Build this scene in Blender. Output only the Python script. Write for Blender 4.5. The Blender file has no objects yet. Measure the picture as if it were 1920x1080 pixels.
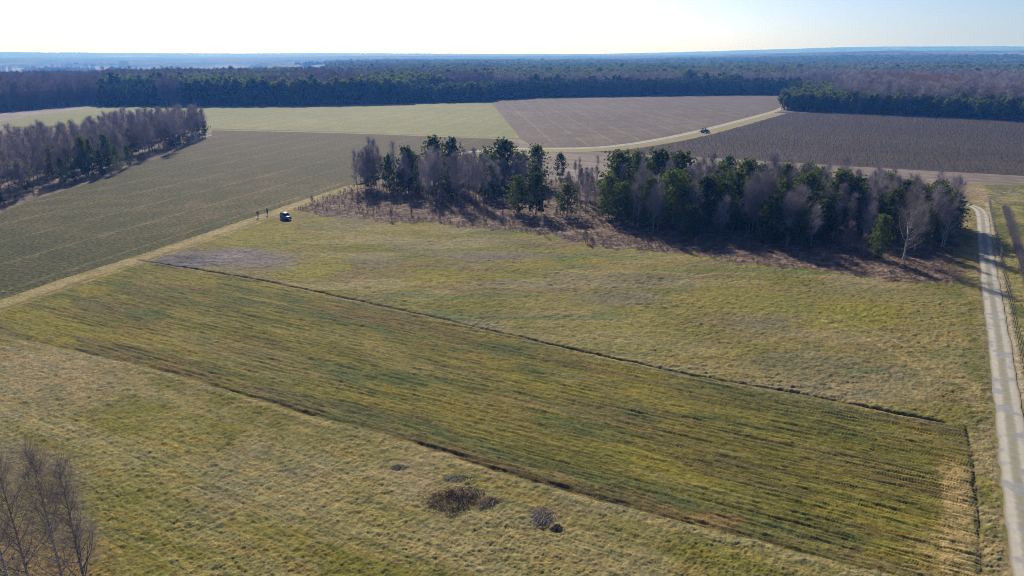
import bpy, bmesh, math, random
import numpy as np
from mathutils import Vector, Matrix

random.seed(7)
RNG = np.random.default_rng(11)
SC = bpy.context.scene
COL = SC.collection

# ------------------------------------------------------------------ camera, sky, sun, exposure
CAM_H = 40.0
PITCH = math.radians(18.8)
FPX = 1280.0                                   # focal length in photo pixels (24 mm on a 36 mm frame, 1920 wide)
cd = bpy.data.cameras.new('camera')
cd.lens = 24.0
cd.sensor_width = 36.0
cd.clip_start = 0.5
cd.clip_end = 60000.0
cam = bpy.data.objects.new('camera', cd)
COL.objects.link(cam)
cam.location = (0, 0, CAM_H)
cam.rotation_euler = (math.radians(90) - PITCH, 0, 0)
SC.camera = cam

SUN_EL, SUN_AZ = math.radians(31), math.radians(-15)      # azimuth measured from +Y towards +X
w = bpy.data.worlds.new('World')
SC.world = w
w.use_nodes = True
nt = w.node_tree
nt.nodes.clear()
sky = nt.nodes.new('ShaderNodeTexSky')
sky.sky_type = 'NISHITA'
sky.sun_disc = False
sky.sun_elevation = SUN_EL
sky.sun_rotation = SUN_AZ
sky.air_density = 0.5
sky.dust_density = 1.3
sky.ozone_density = 5.0
bg = nt.nodes.new('ShaderNodeBackground')
bg.inputs['Strength'].default_value = 0.11
wo = nt.nodes.new('ShaderNodeOutputWorld')
nt.links.new(sky.outputs[0], bg.inputs[0])
nt.links.new(bg.outputs[0], wo.inputs[0])

sl = bpy.data.lights.new('sun', 'SUN')
sl.energy = 5.0
sl.angle = math.radians(0.5)
sl.color = (1.0, 0.925, 0.81)
sun = bpy.data.objects.new('sun', sl)
COL.objects.link(sun)
sd = Vector((math.sin(SUN_AZ) * math.cos(SUN_EL), math.cos(SUN_AZ) * math.cos(SUN_EL), math.sin(SUN_EL)))
sun.rotation_euler = sd.to_track_quat('Z', 'Y').to_euler()
sun.location = (-200, 400, 300)

SC.view_settings.view_transform = 'Standard'
SC.view_settings.look = 'None'
SC.view_settings.exposure = 0.25
SC.view_settings.gamma = 1.0
SC.cycles.filter_width = 1.0
SC.cycles.use_adaptive_sampling = False
SC.cycles.use_denoising = True
SC.cycles.denoiser = 'OPENIMAGEDENOISE'
SC.cycles.denoising_input_passes = 'RGB_ALBEDO_NORMAL'
SC.cycles.denoising_prefilter = 'NONE'
SC.cycles.sample_clamp_direct = 6.0
SC.cycles.sample_clamp_indirect = 2.0

HAZE_DENSITY = 0.00024
HAZE_COLOR = (0.09, 0.31, 1.0)
HAZE_ANISO = 0.25

# ------------------------------------------------------------------ helpers
ct, st = math.cos(PITCH), math.sin(PITCH)

def at(px, py, z=0.0):
    """photo pixel -> point on the plane of height z"""
    u, v = (px - 960) / FPX, (py - 540) / FPX
    dz = -st - v * ct
    t = (z - CAM_H) / dz
    return (u * t, (ct - v * st) * t, z)

def topz(Y, py):
    v = (py - 540) / FPX
    return CAM_H + Y * (-st - v * ct) / (ct - v * st)

def proj(X, Y, Z=0.0):
    zc = Y * ct - (Z - CAM_H) * st
    yc = Y * st + (Z - CAM_H) * ct
    return 960 + FPX * X / zc, 540 - FPX * yc / zc

def tag(o, label=None, cat=None, group=None, kind=None):
    if label: o['label'] = label
    if cat: o['category'] = cat
    if group: o['group'] = group
    if kind: o['kind'] = kind
    return o

def empty(name, loc=(0, 0, 0), rz=0.0):
    o = bpy.data.objects.new(name, None)
    o.empty_display_size = 0.5
    COL.objects.link(o)
    o.location = loc
    o.rotation_euler = (0, 0, rz)
    return o

def link_mesh(name, me, mat=None, parent=None):
    o = bpy.data.objects.new(name, me)
    COL.objects.link(o)
    if mat is not None:
        for m in (mat if isinstance(mat, (list, tuple)) else [mat]):
            me.materials.append(m)
    if parent is not None:
        o.parent = parent
    return o

class MB:
    """collects vertices and faces"""
    def __init__(self):
        self.v, self.f, self.mi, self.c = [], [], [], []
    def add(self, vs, fs, mi=0):
        n = len(self.v)
        self.v.extend(tuple(map(float, p)) for p in vs)
        for f in fs:
            self.f.append(tuple(i + n for i in f))
            self.mi.append(mi)
    def box(self, c, s, mi=0, rz=0.0, taper=1.0):
        cx, cy, cz = c
        x, y, z = s[0] / 2, s[1] / 2, s[2] / 2
        vs = []
        for dz, k in ((-z, 1.0), (z, taper)):
            for dx, dy in ((-x, -y), (x, -y), (x, y), (-x, y)):
                X, Y = dx * k, dy * k
                vs.append((cx + X * math.cos(rz) - Y * math.sin(rz), cy + X * math.sin(rz) + Y * math.cos(rz), cz + dz))
        self.add(vs, [(3, 2, 1, 0), (4, 5, 6, 7), (0, 1, 5, 4), (1, 2, 6, 5), (2, 3, 7, 6), (3, 0, 4, 7)], mi)
    def tube(self, pts, rad, n=5, mi=0, caps=False):
        pts = [Vector(p) for p in pts]
        rings = []
        base = len(self.v)
        for i, p in enumerate(pts):
            d = (pts[min(i + 1, len(pts) - 1)] - pts[max(i - 1, 0)])
            if d.length < 1e-9: d = Vector((0, 0, 1))
            d.normalize()
            a = d.orthogonal().normalized() if abs(d.z) > 0.95 else d.cross(Vector((0, 0, 1))).normalized()
            b = d.cross(a)
            r = rad[i] if isinstance(rad, (list, tuple)) else rad
            for k in range(n):
                t = 2 * math.pi * k / n
                q = p + a * (math.cos(t) * r) + b * (math.sin(t) * r)
                self.v.append((q.x, q.y, q.z))
        for i in range(len(pts) - 1):
            for k in range(n):
                a0 = base + i * n + k; a1 = base + i * n + (k + 1) % n
                self.f.append((a0, a1, a1 + n, a0 + n)); self.mi.append(mi)
        if caps:
            self.f.append(tuple(base + k for k in reversed(range(n)))); self.mi.append(mi)
            self.f.append(tuple(base + (len(pts) - 1) * n + k for k in range(n))); self.mi.append(mi)
    def lathe(self, prof, n=16, axis='y', c=(0, 0, 0), mi=0):
        base = len(self.v)
        for (r, h) in prof:
            for k in range(n):
                t = 2 * math.pi * k / n
                if axis == 'y': p = (c[0] + r * math.cos(t), c[1] + h, c[2] + r * math.sin(t))
                else: p = (c[0] + r * math.cos(t), c[1] + r * math.sin(t), c[2] + h)
                self.v.append(p)
        for i in range(len(prof) - 1):
            for k in range(n):
                a0 = base + i * n + k; a1 = base + i * n + (k + 1) % n
                self.f.append((a0, a1, a1 + n, a0 + n)); self.mi.append(mi)
    def mesh(self, name, smooth=False):
        me = bpy.data.meshes.new(name)
        me.from_pydata(self.v, [], self.f)
        if max(self.mi, default=0) > 0:
            me.polygons.foreach_set('material_index', self.mi)
        if smooth:
            me.polygons.foreach_set('use_smooth', [True] * len(me.polygons))
        me.update()
        return me
    def build(self, name, mat, parent=None, smooth=False):
        return link_mesh(name, self.mesh(name, smooth), mat, parent)

def copy_tree(o, parent=None):
    c = o.copy()
    COL.objects.link(c)
    if parent is not None:
        c.parent = parent
    for ch in list(o.children):
        copy_tree(ch, c)
    return c

# ---- numpy value noise
_T = np.random.default_rng(5).random((512, 512)).astype(np.float32)
def vnoise(x, y, seed=0):
    x = np.asarray(x, dtype=np.float64) + seed * 37.31
    y = np.asarray(y, dtype=np.float64) + seed * 91.77
    xi = np.floor(x).astype(np.int64); yi = np.floor(y).astype(np.int64)
    fx = x - xi; fy = y - yi
    fx = fx * fx * (3 - 2 * fx); fy = fy * fy * (3 - 2 * fy)
    x0, x1, y0, y1 = xi & 511, (xi + 1) & 511, yi & 511, (yi + 1) & 511
    a = _T[y0, x0] * (1 - fx) + _T[y0, x1] * fx
    b = _T[y1, x0] * (1 - fx) + _T[y1, x1] * fx
    return a * (1 - fy) + b * fy
def fbm(x, y, seed=0, octv=4, gain=0.5):
    s, a, t = 0, 1.0, 0
    for k in range(octv):
        s = s + a * vnoise(x * 2 ** k, y * 2 ** k, seed + k * 3); t += a; a *= gain
    return s / t
def sstep(x, a, b):   # also falls when a > b
    t = np.clip((np.asarray(x, dtype=np.float64) - a) / (b - a), 0, 1)
    return t * t * (3 - 2 * t)

def seg_dist(X, Y, pl):
    """distance to a polyline and side (+ left of travel) and arclength"""
    best = np.full(np.shape(X), 1e9); side = np.zeros(np.shape(X)); arc = np.zeros(np.shape(X))
    s0 = 0.0
    for (x0, y0), (x1, y1) in zip(pl[:-1], pl[1:]):
        dx, dy = x1 - x0, y1 - y0
        L = math.hypot(dx, dy)
        t = np.clip(((X - x0) * dx + (Y - y0) * dy) / (L * L), 0, 1)
        d = np.hypot(X - (x0 + t * dx), Y - (y0 + t * dy))
        cr = (dx * (Y - y0) - dy * (X - x0))
        m = d < best
        best = np.where(m, d, best); side = np.where(m, np.sign(cr), side); arc = np.where(m, s0 + t * L, arc)
        s0 += L
    return best, side, arc

def inpoly(X, Y, poly):
    c = np.zeros(np.shape(X), bool)
    n = len(poly)
    for i in range(n):
        x0, y0 = poly[i]; x1, y1 = poly[(i + 1) % n]
        if y0 == y1: continue
        m = ((y0 > Y) != (y1 > Y)) & (X < (x1 - x0) * (Y - y0) / (y1 - y0) + x0)
        c ^= m
    return c

def W(pts):
    return [at(*p)[:2] for p in pts]

def resample(pl, step, closed=False):
    out = []
    P = list(pl) + ([pl[0]] if closed else [])
    for (x0, y0), (x1, y1) in zip(P[:-1], P[1:]):
        n = max(1, int(math.hypot(x1 - x0, y1 - y0) / step))
        for k in range(n):
            out.append((x0 + (x1 - x0) * k / n, y0 + (y1 - y0) * k / n))
    if not closed: out.append(P[-1])
    return out

def smooth_line(pl, it=2):
    for _ in range(it):
        q = [pl[0]]
        for a, b in zip(pl[:-1], pl[1:]):
            q.append((a[0] * .75 + b[0] * .25, a[1] * .75 + b[1] * .25))
            q.append((a[0] * .25 + b[0] * .75, a[1] * .25 + b[1] * .75))
        q.append(pl[-1]); pl = q
    return pl

def jitter(pl, amp, sc, seed):
    p = np.array(pl)
    nx = fbm(p[:, 0] * sc, p[:, 1] * sc, seed, 3) - .5
    ny = fbm(p[:, 0] * sc, p[:, 1] * sc, seed + 50, 3) - .5
    return [(float(a), float(b)) for a, b in zip(p[:, 0] + nx * amp * 2, p[:, 1] + ny * amp * 2)]

# ------------------------------------------------------------------ materials
def new_mat(name):
    m = bpy.data.materials.new(name)
    m.use_nodes = True
    n = m.node_tree
    return m, n, n.nodes['Principled BSDF']

def simple(name, col, rough=0.7, metal=0.0, spec=None, var=0.0, coat=0.0):
    m, n, b = new_mat(name)
    b.inputs['Base Color'].default_value = (*col, 1)
    b.inputs['Roughness'].default_value = rough
    b.inputs['Metallic'].default_value = metal
    if spec is not None: b.inputs['Specular IOR Level'].default_value = spec
    if coat: b.inputs['Coat Weight'].default_value = coat
    if var:
        tc = n.nodes.new('ShaderNodeTexCoord')
        no = n.nodes.new('ShaderNodeTexNoise'); no.inputs['Scale'].default_value = 6
        mr = n.nodes.new('ShaderNodeMapRange')
        mr.inputs[1].default_value = .3; mr.inputs[2].default_value = .7
        mr.inputs[3].default_value = 1 - var; mr.inputs[4].default_value = 1 + var
        mx = n.nodes.new('ShaderNodeVectorMath'); mx.operation = 'SCALE'
        mx.inputs[0].default_value = col
        n.links.new(tc.outputs['Object'], no.inputs['Vector'])
        n.links.new(no.outputs['Fac'], mr.inputs[0])
        n.links.new(mr.outputs[0], mx.inputs['Scale'])
        n.links.new(mx.outputs[0], b.inputs['Base Color'])
    return m

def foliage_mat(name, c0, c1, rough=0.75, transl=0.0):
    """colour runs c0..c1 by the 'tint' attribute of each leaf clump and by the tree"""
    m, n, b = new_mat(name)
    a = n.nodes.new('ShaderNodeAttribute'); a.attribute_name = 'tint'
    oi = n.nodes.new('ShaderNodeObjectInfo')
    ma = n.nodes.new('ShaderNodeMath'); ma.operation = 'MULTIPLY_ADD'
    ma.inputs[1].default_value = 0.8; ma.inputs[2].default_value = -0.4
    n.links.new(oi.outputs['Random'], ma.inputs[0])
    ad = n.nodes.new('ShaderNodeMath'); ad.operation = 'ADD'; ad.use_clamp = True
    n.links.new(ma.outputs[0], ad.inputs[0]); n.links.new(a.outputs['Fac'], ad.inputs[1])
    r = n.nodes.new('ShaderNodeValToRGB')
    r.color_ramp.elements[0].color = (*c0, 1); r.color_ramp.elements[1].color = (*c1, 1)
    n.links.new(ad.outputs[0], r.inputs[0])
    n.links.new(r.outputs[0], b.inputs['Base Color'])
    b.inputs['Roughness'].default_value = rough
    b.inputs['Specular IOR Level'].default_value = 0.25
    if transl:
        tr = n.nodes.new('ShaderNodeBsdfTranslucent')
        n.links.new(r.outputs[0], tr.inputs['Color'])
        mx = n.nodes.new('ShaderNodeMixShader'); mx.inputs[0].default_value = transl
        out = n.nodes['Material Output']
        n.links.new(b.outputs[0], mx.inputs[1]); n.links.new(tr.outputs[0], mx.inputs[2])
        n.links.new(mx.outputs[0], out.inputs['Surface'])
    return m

def bark_mat(name, c0, c1, scale=(3, 3, 9), lo=.42, hi=.58):
    m, n, b = new_mat(name)
    tc = n.nodes.new('ShaderNodeTexCoord')
    mp = n.nodes.new('ShaderNodeMapping'); mp.inputs['Scale'].default_value = scale
    no = n.nodes.new('ShaderNodeTexNoise'); no.inputs['Scale'].default_value = 1.0; no.inputs['Detail'].default_value = 4
    r = n.nodes.new('ShaderNodeValToRGB')
    r.color_ramp.elements[0].position = lo; r.color_ramp.elements[1].position = hi
    r.color_ramp.elements[0].color = (*c0, 1); r.color_ramp.elements[1].color = (*c1, 1)
    n.links.new(tc.outputs['Object'], mp.inputs[0]); n.links.new(mp.outputs[0], no.inputs['Vector'])
    n.links.new(no.outputs['Fac'], r.inputs[0]); n.links.new(r.outputs[0], b.inputs['Base Color'])
    b.inputs['Roughness'].default_value = .85
    return m

def field_mat(name, stops, fine, big=0.02, mid=0.25, fin=1.6, bump=0.35, bdist=0.25, stripes=None, streak=None, grad=None):
    """stops: colours picked by slow noise; fine: how much the fine noise lightens and darkens;
       stripes: (angle, period, strength) sown rows; streak: (angle, stretch)"""
    m, n, b = new_mat(name)
    L = n.links.new
    geo = n.nodes.new('ShaderNodeNewGeometry')
    mp = n.nodes.new('ShaderNodeMapping'); mp.vector_type = 'POINT'
    ang = (stripes or streak or (0,))[0]
    mp.inputs['Rotation'].default_value = (0, 0, -ang)
    L(geo.outputs['Position'], mp.inputs[0])
    st_ = n.nodes.new('ShaderNodeMapping')
    k = streak[1] if streak else 1.0
    st_.inputs['Scale'].default_value = (1.0 / k, 1.0, 1.0)
    L(mp.outputs[0], st_.inputs[0])
    def noise(sc, det, src):
        q = n.nodes.new('ShaderNodeTexNoise'); q.inputs['Scale'].default_value = sc; q.inputs['Detail'].default_value = det
        q.inputs['Roughness'].default_value = .6
        L(src.outputs[0], q.inputs['Vector']); return q
    nb = noise(big, 5, st_); nm = noise(mid, 4, st_); nf = noise(fin, 5, st_)
    ad = n.nodes.new('ShaderNodeMath'); ad.operation = 'MULTIPLY_ADD'
    ad.inputs[1].default_value = .55
    L(nm.outputs['Fac'], ad.inputs[0])
    sb = n.nodes.new('ShaderNodeMath'); sb.operation = 'MULTIPLY'; sb.inputs[1].default_value = .45
    L(nb.outputs['Fac'], sb.inputs[0]); L(sb.outputs[0], ad.inputs[2])
    r = n.nodes.new('ShaderNodeValToRGB')
    els = r.color_ramp.elements
    els[0].position = .36; els[0].color = (*stops[0], 1)
    els[1].position = .64; els[1].color = (*stops[-1], 1)
    for i in range(1, len(stops) - 1):
        e = els.new(.36 + .28 * i / (len(stops) - 1)); e.color = (*stops[i], 1)
    L(ad.outputs[0], r.inputs[0])
    mr = n.nodes.new('ShaderNodeMapRange')
    mr.inputs[1].default_value = .3; mr.inputs[2].default_value = .7
    mr.inputs[3].default_value = 1 - fine; mr.inputs[4].default_value = 1 + fine
    L(nf.outputs['Fac'], mr.inputs[0])
    val = mr.outputs[0]
    hsrc = nf.outputs['Fac']
    if stripes:
        sx = n.nodes.new('ShaderNodeSeparateXYZ'); L(mp.outputs[0], sx.inputs[0])
        wv = n.nodes.new('ShaderNodeMath'); wv.operation = 'MULTIPLY_ADD'; wv.inputs[1].default_value = 2 * math.pi / stripes[1]
        L(sx.outputs['Y'], wv.inputs[0])
        ns = n.nodes.new('ShaderNodeMath'); ns.operation = 'MULTIPLY'; ns.inputs[1].default_value = stripes[4] if len(stripes) > 4 else 3.0
        L(nm.outputs['Fac'], ns.inputs[0]); L(ns.outputs[0], wv.inputs[2])
        sn = n.nodes.new('ShaderNodeMath'); sn.operation = 'SINE'; L(wv.outputs[0], sn.inputs[0])
        pw = n.nodes.new('ShaderNodeMapRange'); pw.inputs[1].default_value = stripes[3] if len(stripes) > 3 else -1; pw.inputs[2].default_value = 1
        pw.inputs[3].default_value = 1.0; pw.inputs[4].default_value = 1 + stripes[2]
        L(sn.outputs[0], pw.inputs[0])
        nn = n.nodes.new('ShaderNodeMath'); nn.operation = 'MULTIPLY'
        L(pw.outputs[0], nn.inputs[0]); L(val, nn.inputs[1]); val = nn.outputs[0]
    sc = n.nodes.new('ShaderNodeVectorMath'); sc.operation = 'SCALE'
    L(r.outputs[0], sc.inputs[0]); L(val, sc.inputs['Scale'])
    if grad:      # drier ground towards the far end of the field
        gx = n.nodes.new('ShaderNodeSeparateXYZ'); L(geo.outputs['Position'], gx.inputs[0])
        gm = n.nodes.new('ShaderNodeMapRange'); gm.inputs[1].default_value = grad[0]; gm.inputs[2].default_value = grad[1]; gm.inputs[4].default_value = .6
        L(gx.outputs['Y'], gm.inputs[0])
        gk = n.nodes.new('ShaderNodeMix'); gk.data_type = 'RGBA'; gk.inputs[7].default_value = (*grad[2], 1)
        L(gm.outputs[0], gk.inputs[0]); L(r.outputs[0], gk.inputs[6]); L(gk.outputs[2], sc.inputs[0])
    L(sc.outputs[0], b.inputs['Base Color'])
    b.inputs['Roughness'].default_value = .95
    b.inputs['Specular IOR Level'].default_value = .1
    if bump:
        bp = n.nodes.new('ShaderNodeBump'); bp.inputs['Strength'].default_value = bump; bp.inputs['Distance'].default_value = bdist
        L(hsrc, bp.inputs['Height']); L(bp.outputs[0], b.inputs['Normal'])
    return m

# ------------------------------------------------------------------ layout lines of the place
T1 = W([(-260, 655), (-120, 612), (0, 573), (130, 528), (268, 484), (380, 446), (480, 412), (570, 380), (655, 352), (740, 328), (850, 297)])   # farm track between crop and meadow
ROAD_L = [(1690, 374), (1740, 375.5), (1782, 379), (1803, 383), (1822, 390), (1830, 400), (1830.7, 440), (1836, 503), (1842, 562), (1851, 636), (1856.7, 710), (1860.8, 740), (1868.7, 834), (1876.5, 916), (1887.5, 1007), (1893.8, 1080)]
_rl = W(ROAD_L)
ROAD = []
for i, p in enumerate(_rl):
    a = Vector(_rl[max(i - 1, 0)]); b = Vector(_rl[min(i + 1, len(_rl) - 1)])
    d = (b - a).normalized()
    ROAD.append((p[0] - d.y * 1.5, p[1] + d.x * 1.5))
ROAD.append((ROAD[-1][0] - 8, ROAD[-1][1] - 17))
ROAD = smooth_line(ROAD, 2)
B1 = W([(258, 487), (400, 510), (500, 527), (600, 548), (700, 570), (825, 597), (1000, 637), (1150, 671), (1300, 703), (1500, 738), (1640, 765), (1770, 792)])
B2 = W([(-140, 592), (0, 625), (120, 655), (280, 690), (420, 730), (560, 775), (700, 810), (850, 855), (1000, 905), (1200, 960), (1400, 1010), (1600, 1060), (1760, 1100)])
B3 = W([(1812, 800), (1822, 850), (1828, 900), (1834, 960), (1837, 1010), (1839, 1085)])
UNDER = W([(662, 349), (600, 372), (549, 394), (605, 404), (693, 411), (776, 418), (868, 426), (956, 433), (1016, 440), (1114, 460), (1253, 474), (1300, 478), (1383, 494), (1522, 506), (1661, 524), (1790, 541),
           (1800, 470), (1792, 400), (1700, 385), (1500, 365), (1300, 345), (1130, 335), (950, 315), (850, 318), (740, 335)])
FENCE = W([(1853.9, 382), (1863, 427), (1872, 478), (1880.7, 517), (1888, 545), (1903, 619), (1918.6, 691.5)])
_d = Vector(FENCE[-1]) - Vector(FENCE[0]); _d.normalize()
FENCE = [FENCE[0], FENCE[-1], (FENCE[-1][0] + _d.x * 12, FENCE[-1][1] + _d.y * 12)]

# ------------------------------------------------------------------ ground and hills
def terrain(X, Y):
    r = np.hypot(X, Y); u = X / np.maximum(Y, 1.0)
    wl = sstep(-u, .16, .46); wr = sstep(u, .12, .55); wc = 1 - wl * .9 - wr * .55
    z = -24 * wl * sstep(r, 1050, 2000)
    z = z + wr * 40 * sstep(r, 1900, 4800) + wc * 20 * sstep(r, 2600, 6000)
    z = z + wl * 24 * sstep(r, 4300, 6200)
    far = 34 + 58 * wr + 22 * wl + 26 * (fbm(u * 6 + 3, r / 6000, 21, 4) - .5)
    z = z + far * sstep(r, 7500, 11500)
    z = z + 9 * (fbm(X / 900, Y / 900, 31, 3) - .5) * sstep(r, 1500, 2600)
    return z

def build_ground():
    ang = np.linspace(math.radians(-64), math.radians(64), 61)
    rs = np.array([0.5, 20, 60, 120, 200, 300, 450, 600, 800, 950])
    A, R = np.meshgrid(ang, rs)
    X, Y = R * np.sin(A), R * np.cos(A) - 30
    V = np.stack([X.ravel(), Y.ravel(), np.full(X.size, -1.2)], 1)
    V[:, 2] = np.where(np.hypot(V[:, 0], V[:, 1]) > 205, -0.06, -1.2)
    n = len(ang)
    F = [(i * n + j, i * n + j + 1, (i + 1) * n + j + 1, (i + 1) * n + j) for i in range(len(rs) - 1) for j in range(n - 1)]
    me = bpy.data.meshes.new('ground'); me.from_pydata(V.tolist(), [], F); me.update()
    m = field_mat('ground_litter', [(.10, .075, .05), (.16, .13, .085), (.13, .13, .06)], .35, big=.02, mid=.3, fin=1.5)
    tag(link_mesh('ground', me, m), kind='structure')
    # hills, valley and the far wooded ridges
    ang = np.linspace(math.radians(-56), math.radians(56), 760)
    rs = np.concatenate([np.linspace(900, 3200, 60), np.geomspace(3230, 16000, 260)])
    A, R = np.meshgrid(ang, rs)
    X, Y = R * np.sin(A), R * np.cos(A)
    Z = terrain(X, Y) - .1
    u = X / np.maximum(Y, 1)
    wl = sstep(-u, .16, .46)
    wood = sstep(fbm(X / 420, Y / 420, 41, 3), .36, .46)
    wood = np.where((R < 4700) & (wl > .2), wood * sstep(fbm(X / 300, Y / 200, 43, 3), .52, .6), wood)
    wood = wood * sstep(R, 3250, 3450)
    Z = Z + wood * (11 + 9 * RNG.random(X.shape))
    n = len(ang)
    V = np.stack([X.ravel(), Y.ravel(), Z.ravel()], 1)
    me = bpy.data.meshes.new('hills')
    i, j = np.meshgrid(np.arange(len(rs) - 1), np.arange(n - 1), indexing='ij')
    a = (i * n + j).ravel()
    F = np.stack([a, a + n, a + n + 1, a + 1], 1)[:, ::-1]
    me.vertices.add(len(V)); me.vertices.foreach_set('co', V.ravel())
    me.loops.add(F.size); me.loops.foreach_set('vertex_index', F.ravel().astype(np.int32))
    me.polygons.add(len(F)); me.polygons.foreach_set('loop_start', np.arange(0, F.size, 4, dtype=np.int32))
    me.update(calc_edges=True); me.validate()
    ca = me.attributes.new('wood', 'FLOAT', 'POINT')
    ca.data.foreach_set('value', wood.ravel().astype(np.float32))
    m, nn, b = new_mat('far_woods')
    at_ = nn.nodes.new('ShaderNodeAttribute'); at_.attribute_name = 'wood'
    geo = nn.nodes.new('ShaderNodeNewGeometry')
    no = nn.nodes.new('ShaderNodeTexNoise'); no.inputs['Scale'].default_value = .004; no.inputs['Detail'].default_value = 6
    nn.links.new(geo.outputs['Position'], no.inputs['Vector'])
    r1 = nn.nodes.new('ShaderNodeValToRGB'); r1.color_ramp.elements[0].color = (.035, .055, .03, 1); r1.color_ramp.elements[1].color = (.10, .085, .07, 1)
    r1.color_ramp.elements[0].position = .42; r1.color_ramp.elements[1].position = .62
    r2 = nn.nodes.new('ShaderNodeValToRGB'); r2.color_ramp.elements[0].color = (.16, .15, .10, 1); r2.color_ramp.elements[1].color = (.22, .19, .14, 1)
    nn.links.new(no.outputs['Fac'], r1.inputs[0]); nn.links.new(no.outputs['Fac'], r2.inputs[0])
    mx = nn.nodes.new('ShaderNodeMix'); mx.data_type = 'RGBA'
    nn.links.new(at_.outputs['Fac'], mx.inputs[0]); nn.links.new(r2.outputs[0], mx.inputs[6]); nn.links.new(r1.outputs[0], mx.inputs[7])
    nn.links.new(mx.outputs[2], b.inputs['Base Color']); b.inputs['Roughness'].default_value = .95; b.inputs['Specular IOR Level'].default_value = .05
    tag(link_mesh('hills', me, m), kind='structure')
build_ground()

# ------------------------------------------------------------------ the near meadow: one relief mesh with grass colour per vertex
def build_meadow():
    ys = [33.0]
    while ys[-1] < 222:
        ys.append(ys[-1] + max(.085, .085 * (ys[-1] / 45) ** 1.15))
    ys = np.array(ys)
    us = np.linspace(-.88, .86, 1150)
    U, Y = np.meshgrid(us, ys)
    X = U * (Y + 6.0)
    shp = X.shape
    PX, PY = proj(X, Y, 0.0)
    d1, s1, a1 = seg_dist(X, Y, B1)
    d2, s2, a2 = seg_dist(X, Y, B2)
    d3, s3, a3 = seg_dist(X, Y, B3)
    dt, stt, att = seg_dist(X, Y, T1)
    dr, sr, ar = seg_dist(X, Y, ROAD)
    sd1 = d1 * s1          # >0 : beyond the upper furrow
    sd2 = d2 * s2
    edge = (fbm(X * .5, Y * .5, 61, 3) - .5) * .9
    under = inpoly(X + (fbm(X * .25, Y * .25, 3, 4) - .5) * 9, Y + (fbm(X * .25, Y * .25, 8, 4) - .5) * 9, UNDER)
    strip = (sd1 + edge * .3 < 0) & (sd2 + edge * .6 > 0) & ~((s3 > 0) & (PY > 780))
    dirv = Vector(B2[9]) - Vector(B2[2]); dirv.normalize()
    a = X * dirv.x + Y * dirv.y          # along the strips
    c = -X * dirv.y + Y * dirv.x         # across
    near = (sd2 + edge * .6 <= 0) & ~((s3 > 0) & (PY > 780))
    upper = ~(strip | near)
    right_of_end = (d3 * s3 > 0)
    # ---- relief
    t1 = fbm(X * 2.3, Y * 2.3, 1, 3, .6)
    t2 = fbm(X * .8, Y * .8, 2, 3)
    t3 = fbm(a * .7, c * 2.6, 4, 3, .6)
    r1 = fbm(X * 2.1, Y * 2.1, 26, 4, .8) - .5
    r2 = fbm(X * 1.1, Y * 1.5, 27, 4, .75) - .5
    r3 = fbm(a * .26, c * 2.8, 28, 4, .74) - .5
    tuss = np.clip(t1 - .42, 0, 1) * 2.0
    z = np.zeros(shp)
    rows = (.5 + .5 * np.sin(c * 2 * math.pi / .74 + 9 * fbm(a * .025, c * .3, 9, 3) * 1.4)) ** 1.5
    rowm = .6 + .4 * sstep(fbm(a * .05, c * .16, 12, 3), .42, .6)
    z_near = .31 * r1 * (.6 + .8 * fbm(X * .3, Y * .3, 14, 3)) + .10 * t2 + .10 * r3
    t4 = fbm(a * 1.1, c * 4.2, 6, 3, .6)
    z_strip = .018 * rows * rowm + .36 * r3 * (.6 + .8 * fbm(a * .2, c * .5, 13, 3)) + .12 * np.clip(t4 - .4, 0, 1) + .16 * r1 + .05 * t2
    z_up = .42 * r2 * (.5 + 1.0 * fbm(X * .15, Y * .15, 15, 3)) + .12 * r1 + .06 * np.clip(t3 - .4, 0, 1)
    z = np.where(strip, z_strip, np.where(near, z_near, z_up))
    # mowing lines: thin wandering grooves along the strips
    def lines(per, seed, wd, gate):
        q = np.abs(fbm(a * .010, c * per, seed, 2) - .5)
        return sstep(q, wd, 0) * sstep(fbm(a * .05, c * .5, seed + 2, 3), gate, gate + .12)
    ml = lines(1.5, 201, .030, .40); ml2 = lines(.9, 205, .022, .42)
    z = z - np.where(strip, .12 * ml, np.where(near, .06 * ml2, .03 * ml2)) * ~under
    # furrows and ditches
    k1 = sstep(fbm(a1 * .10, a1 * 0 + .5, 17, 4), .30, .62)
    sd1 = sd1 + (fbm(a1 * .5, a1 * 0 + 2.5, 18, 3) - .5) * .5
    d1 = np.abs(sd1)
    z = z - .40 * np.exp(-(d1 / .27) ** 2) * (.65 + .45 * k1) + .12 * np.exp(-((sd1 + .9) / .5) ** 2)
    f2 = sstep(a2, 14, 30)
    sd2 = sd2 + (fbm(a2 * .35, a2 * 0 + 4.5, 19, 4) - .5) * 1.1
    k2 = f2 * (.2 + .6 * sstep(fbm(a2 * .13, a2 * 0 + 1.5, 20, 4), .32, .62))
    z = z - k2 * .26 * np.exp(-((sd2 - .4) / .36) ** 2) + f2 * .05 * np.exp(-((sd2 + .6) / .5) ** 2)
    d3 = np.abs(d3 + (fbm(a3 * .6, a3 * 0 + 7.5, 22, 3) - .5) * .5)
    k3 = .45 + .55 * sstep(fbm(a3 * .22, a3 * 0 + 3.5, 24, 4), .34, .6)
    z = z - .15 * k3 * np.exp(-(d3 / .22) ** 2)
    z = np.where(under, .45 * np.clip(fbm(X * 1.2, Y * 1.2, 23, 4, .65) - .3, 0, 1), z)
    # flatten under the track and the road; the road lies in its own sheet
    rd = sstep(dr, 1.5, 2.1)
    z = z * rd - (1 - rd) * .07
    verge = (dt < 3.6) & (stt < 0)
    z = np.where(dt < 4.0, z * (.25 + .75 * sstep(dt, 2.0, 4.0)), z)
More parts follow.
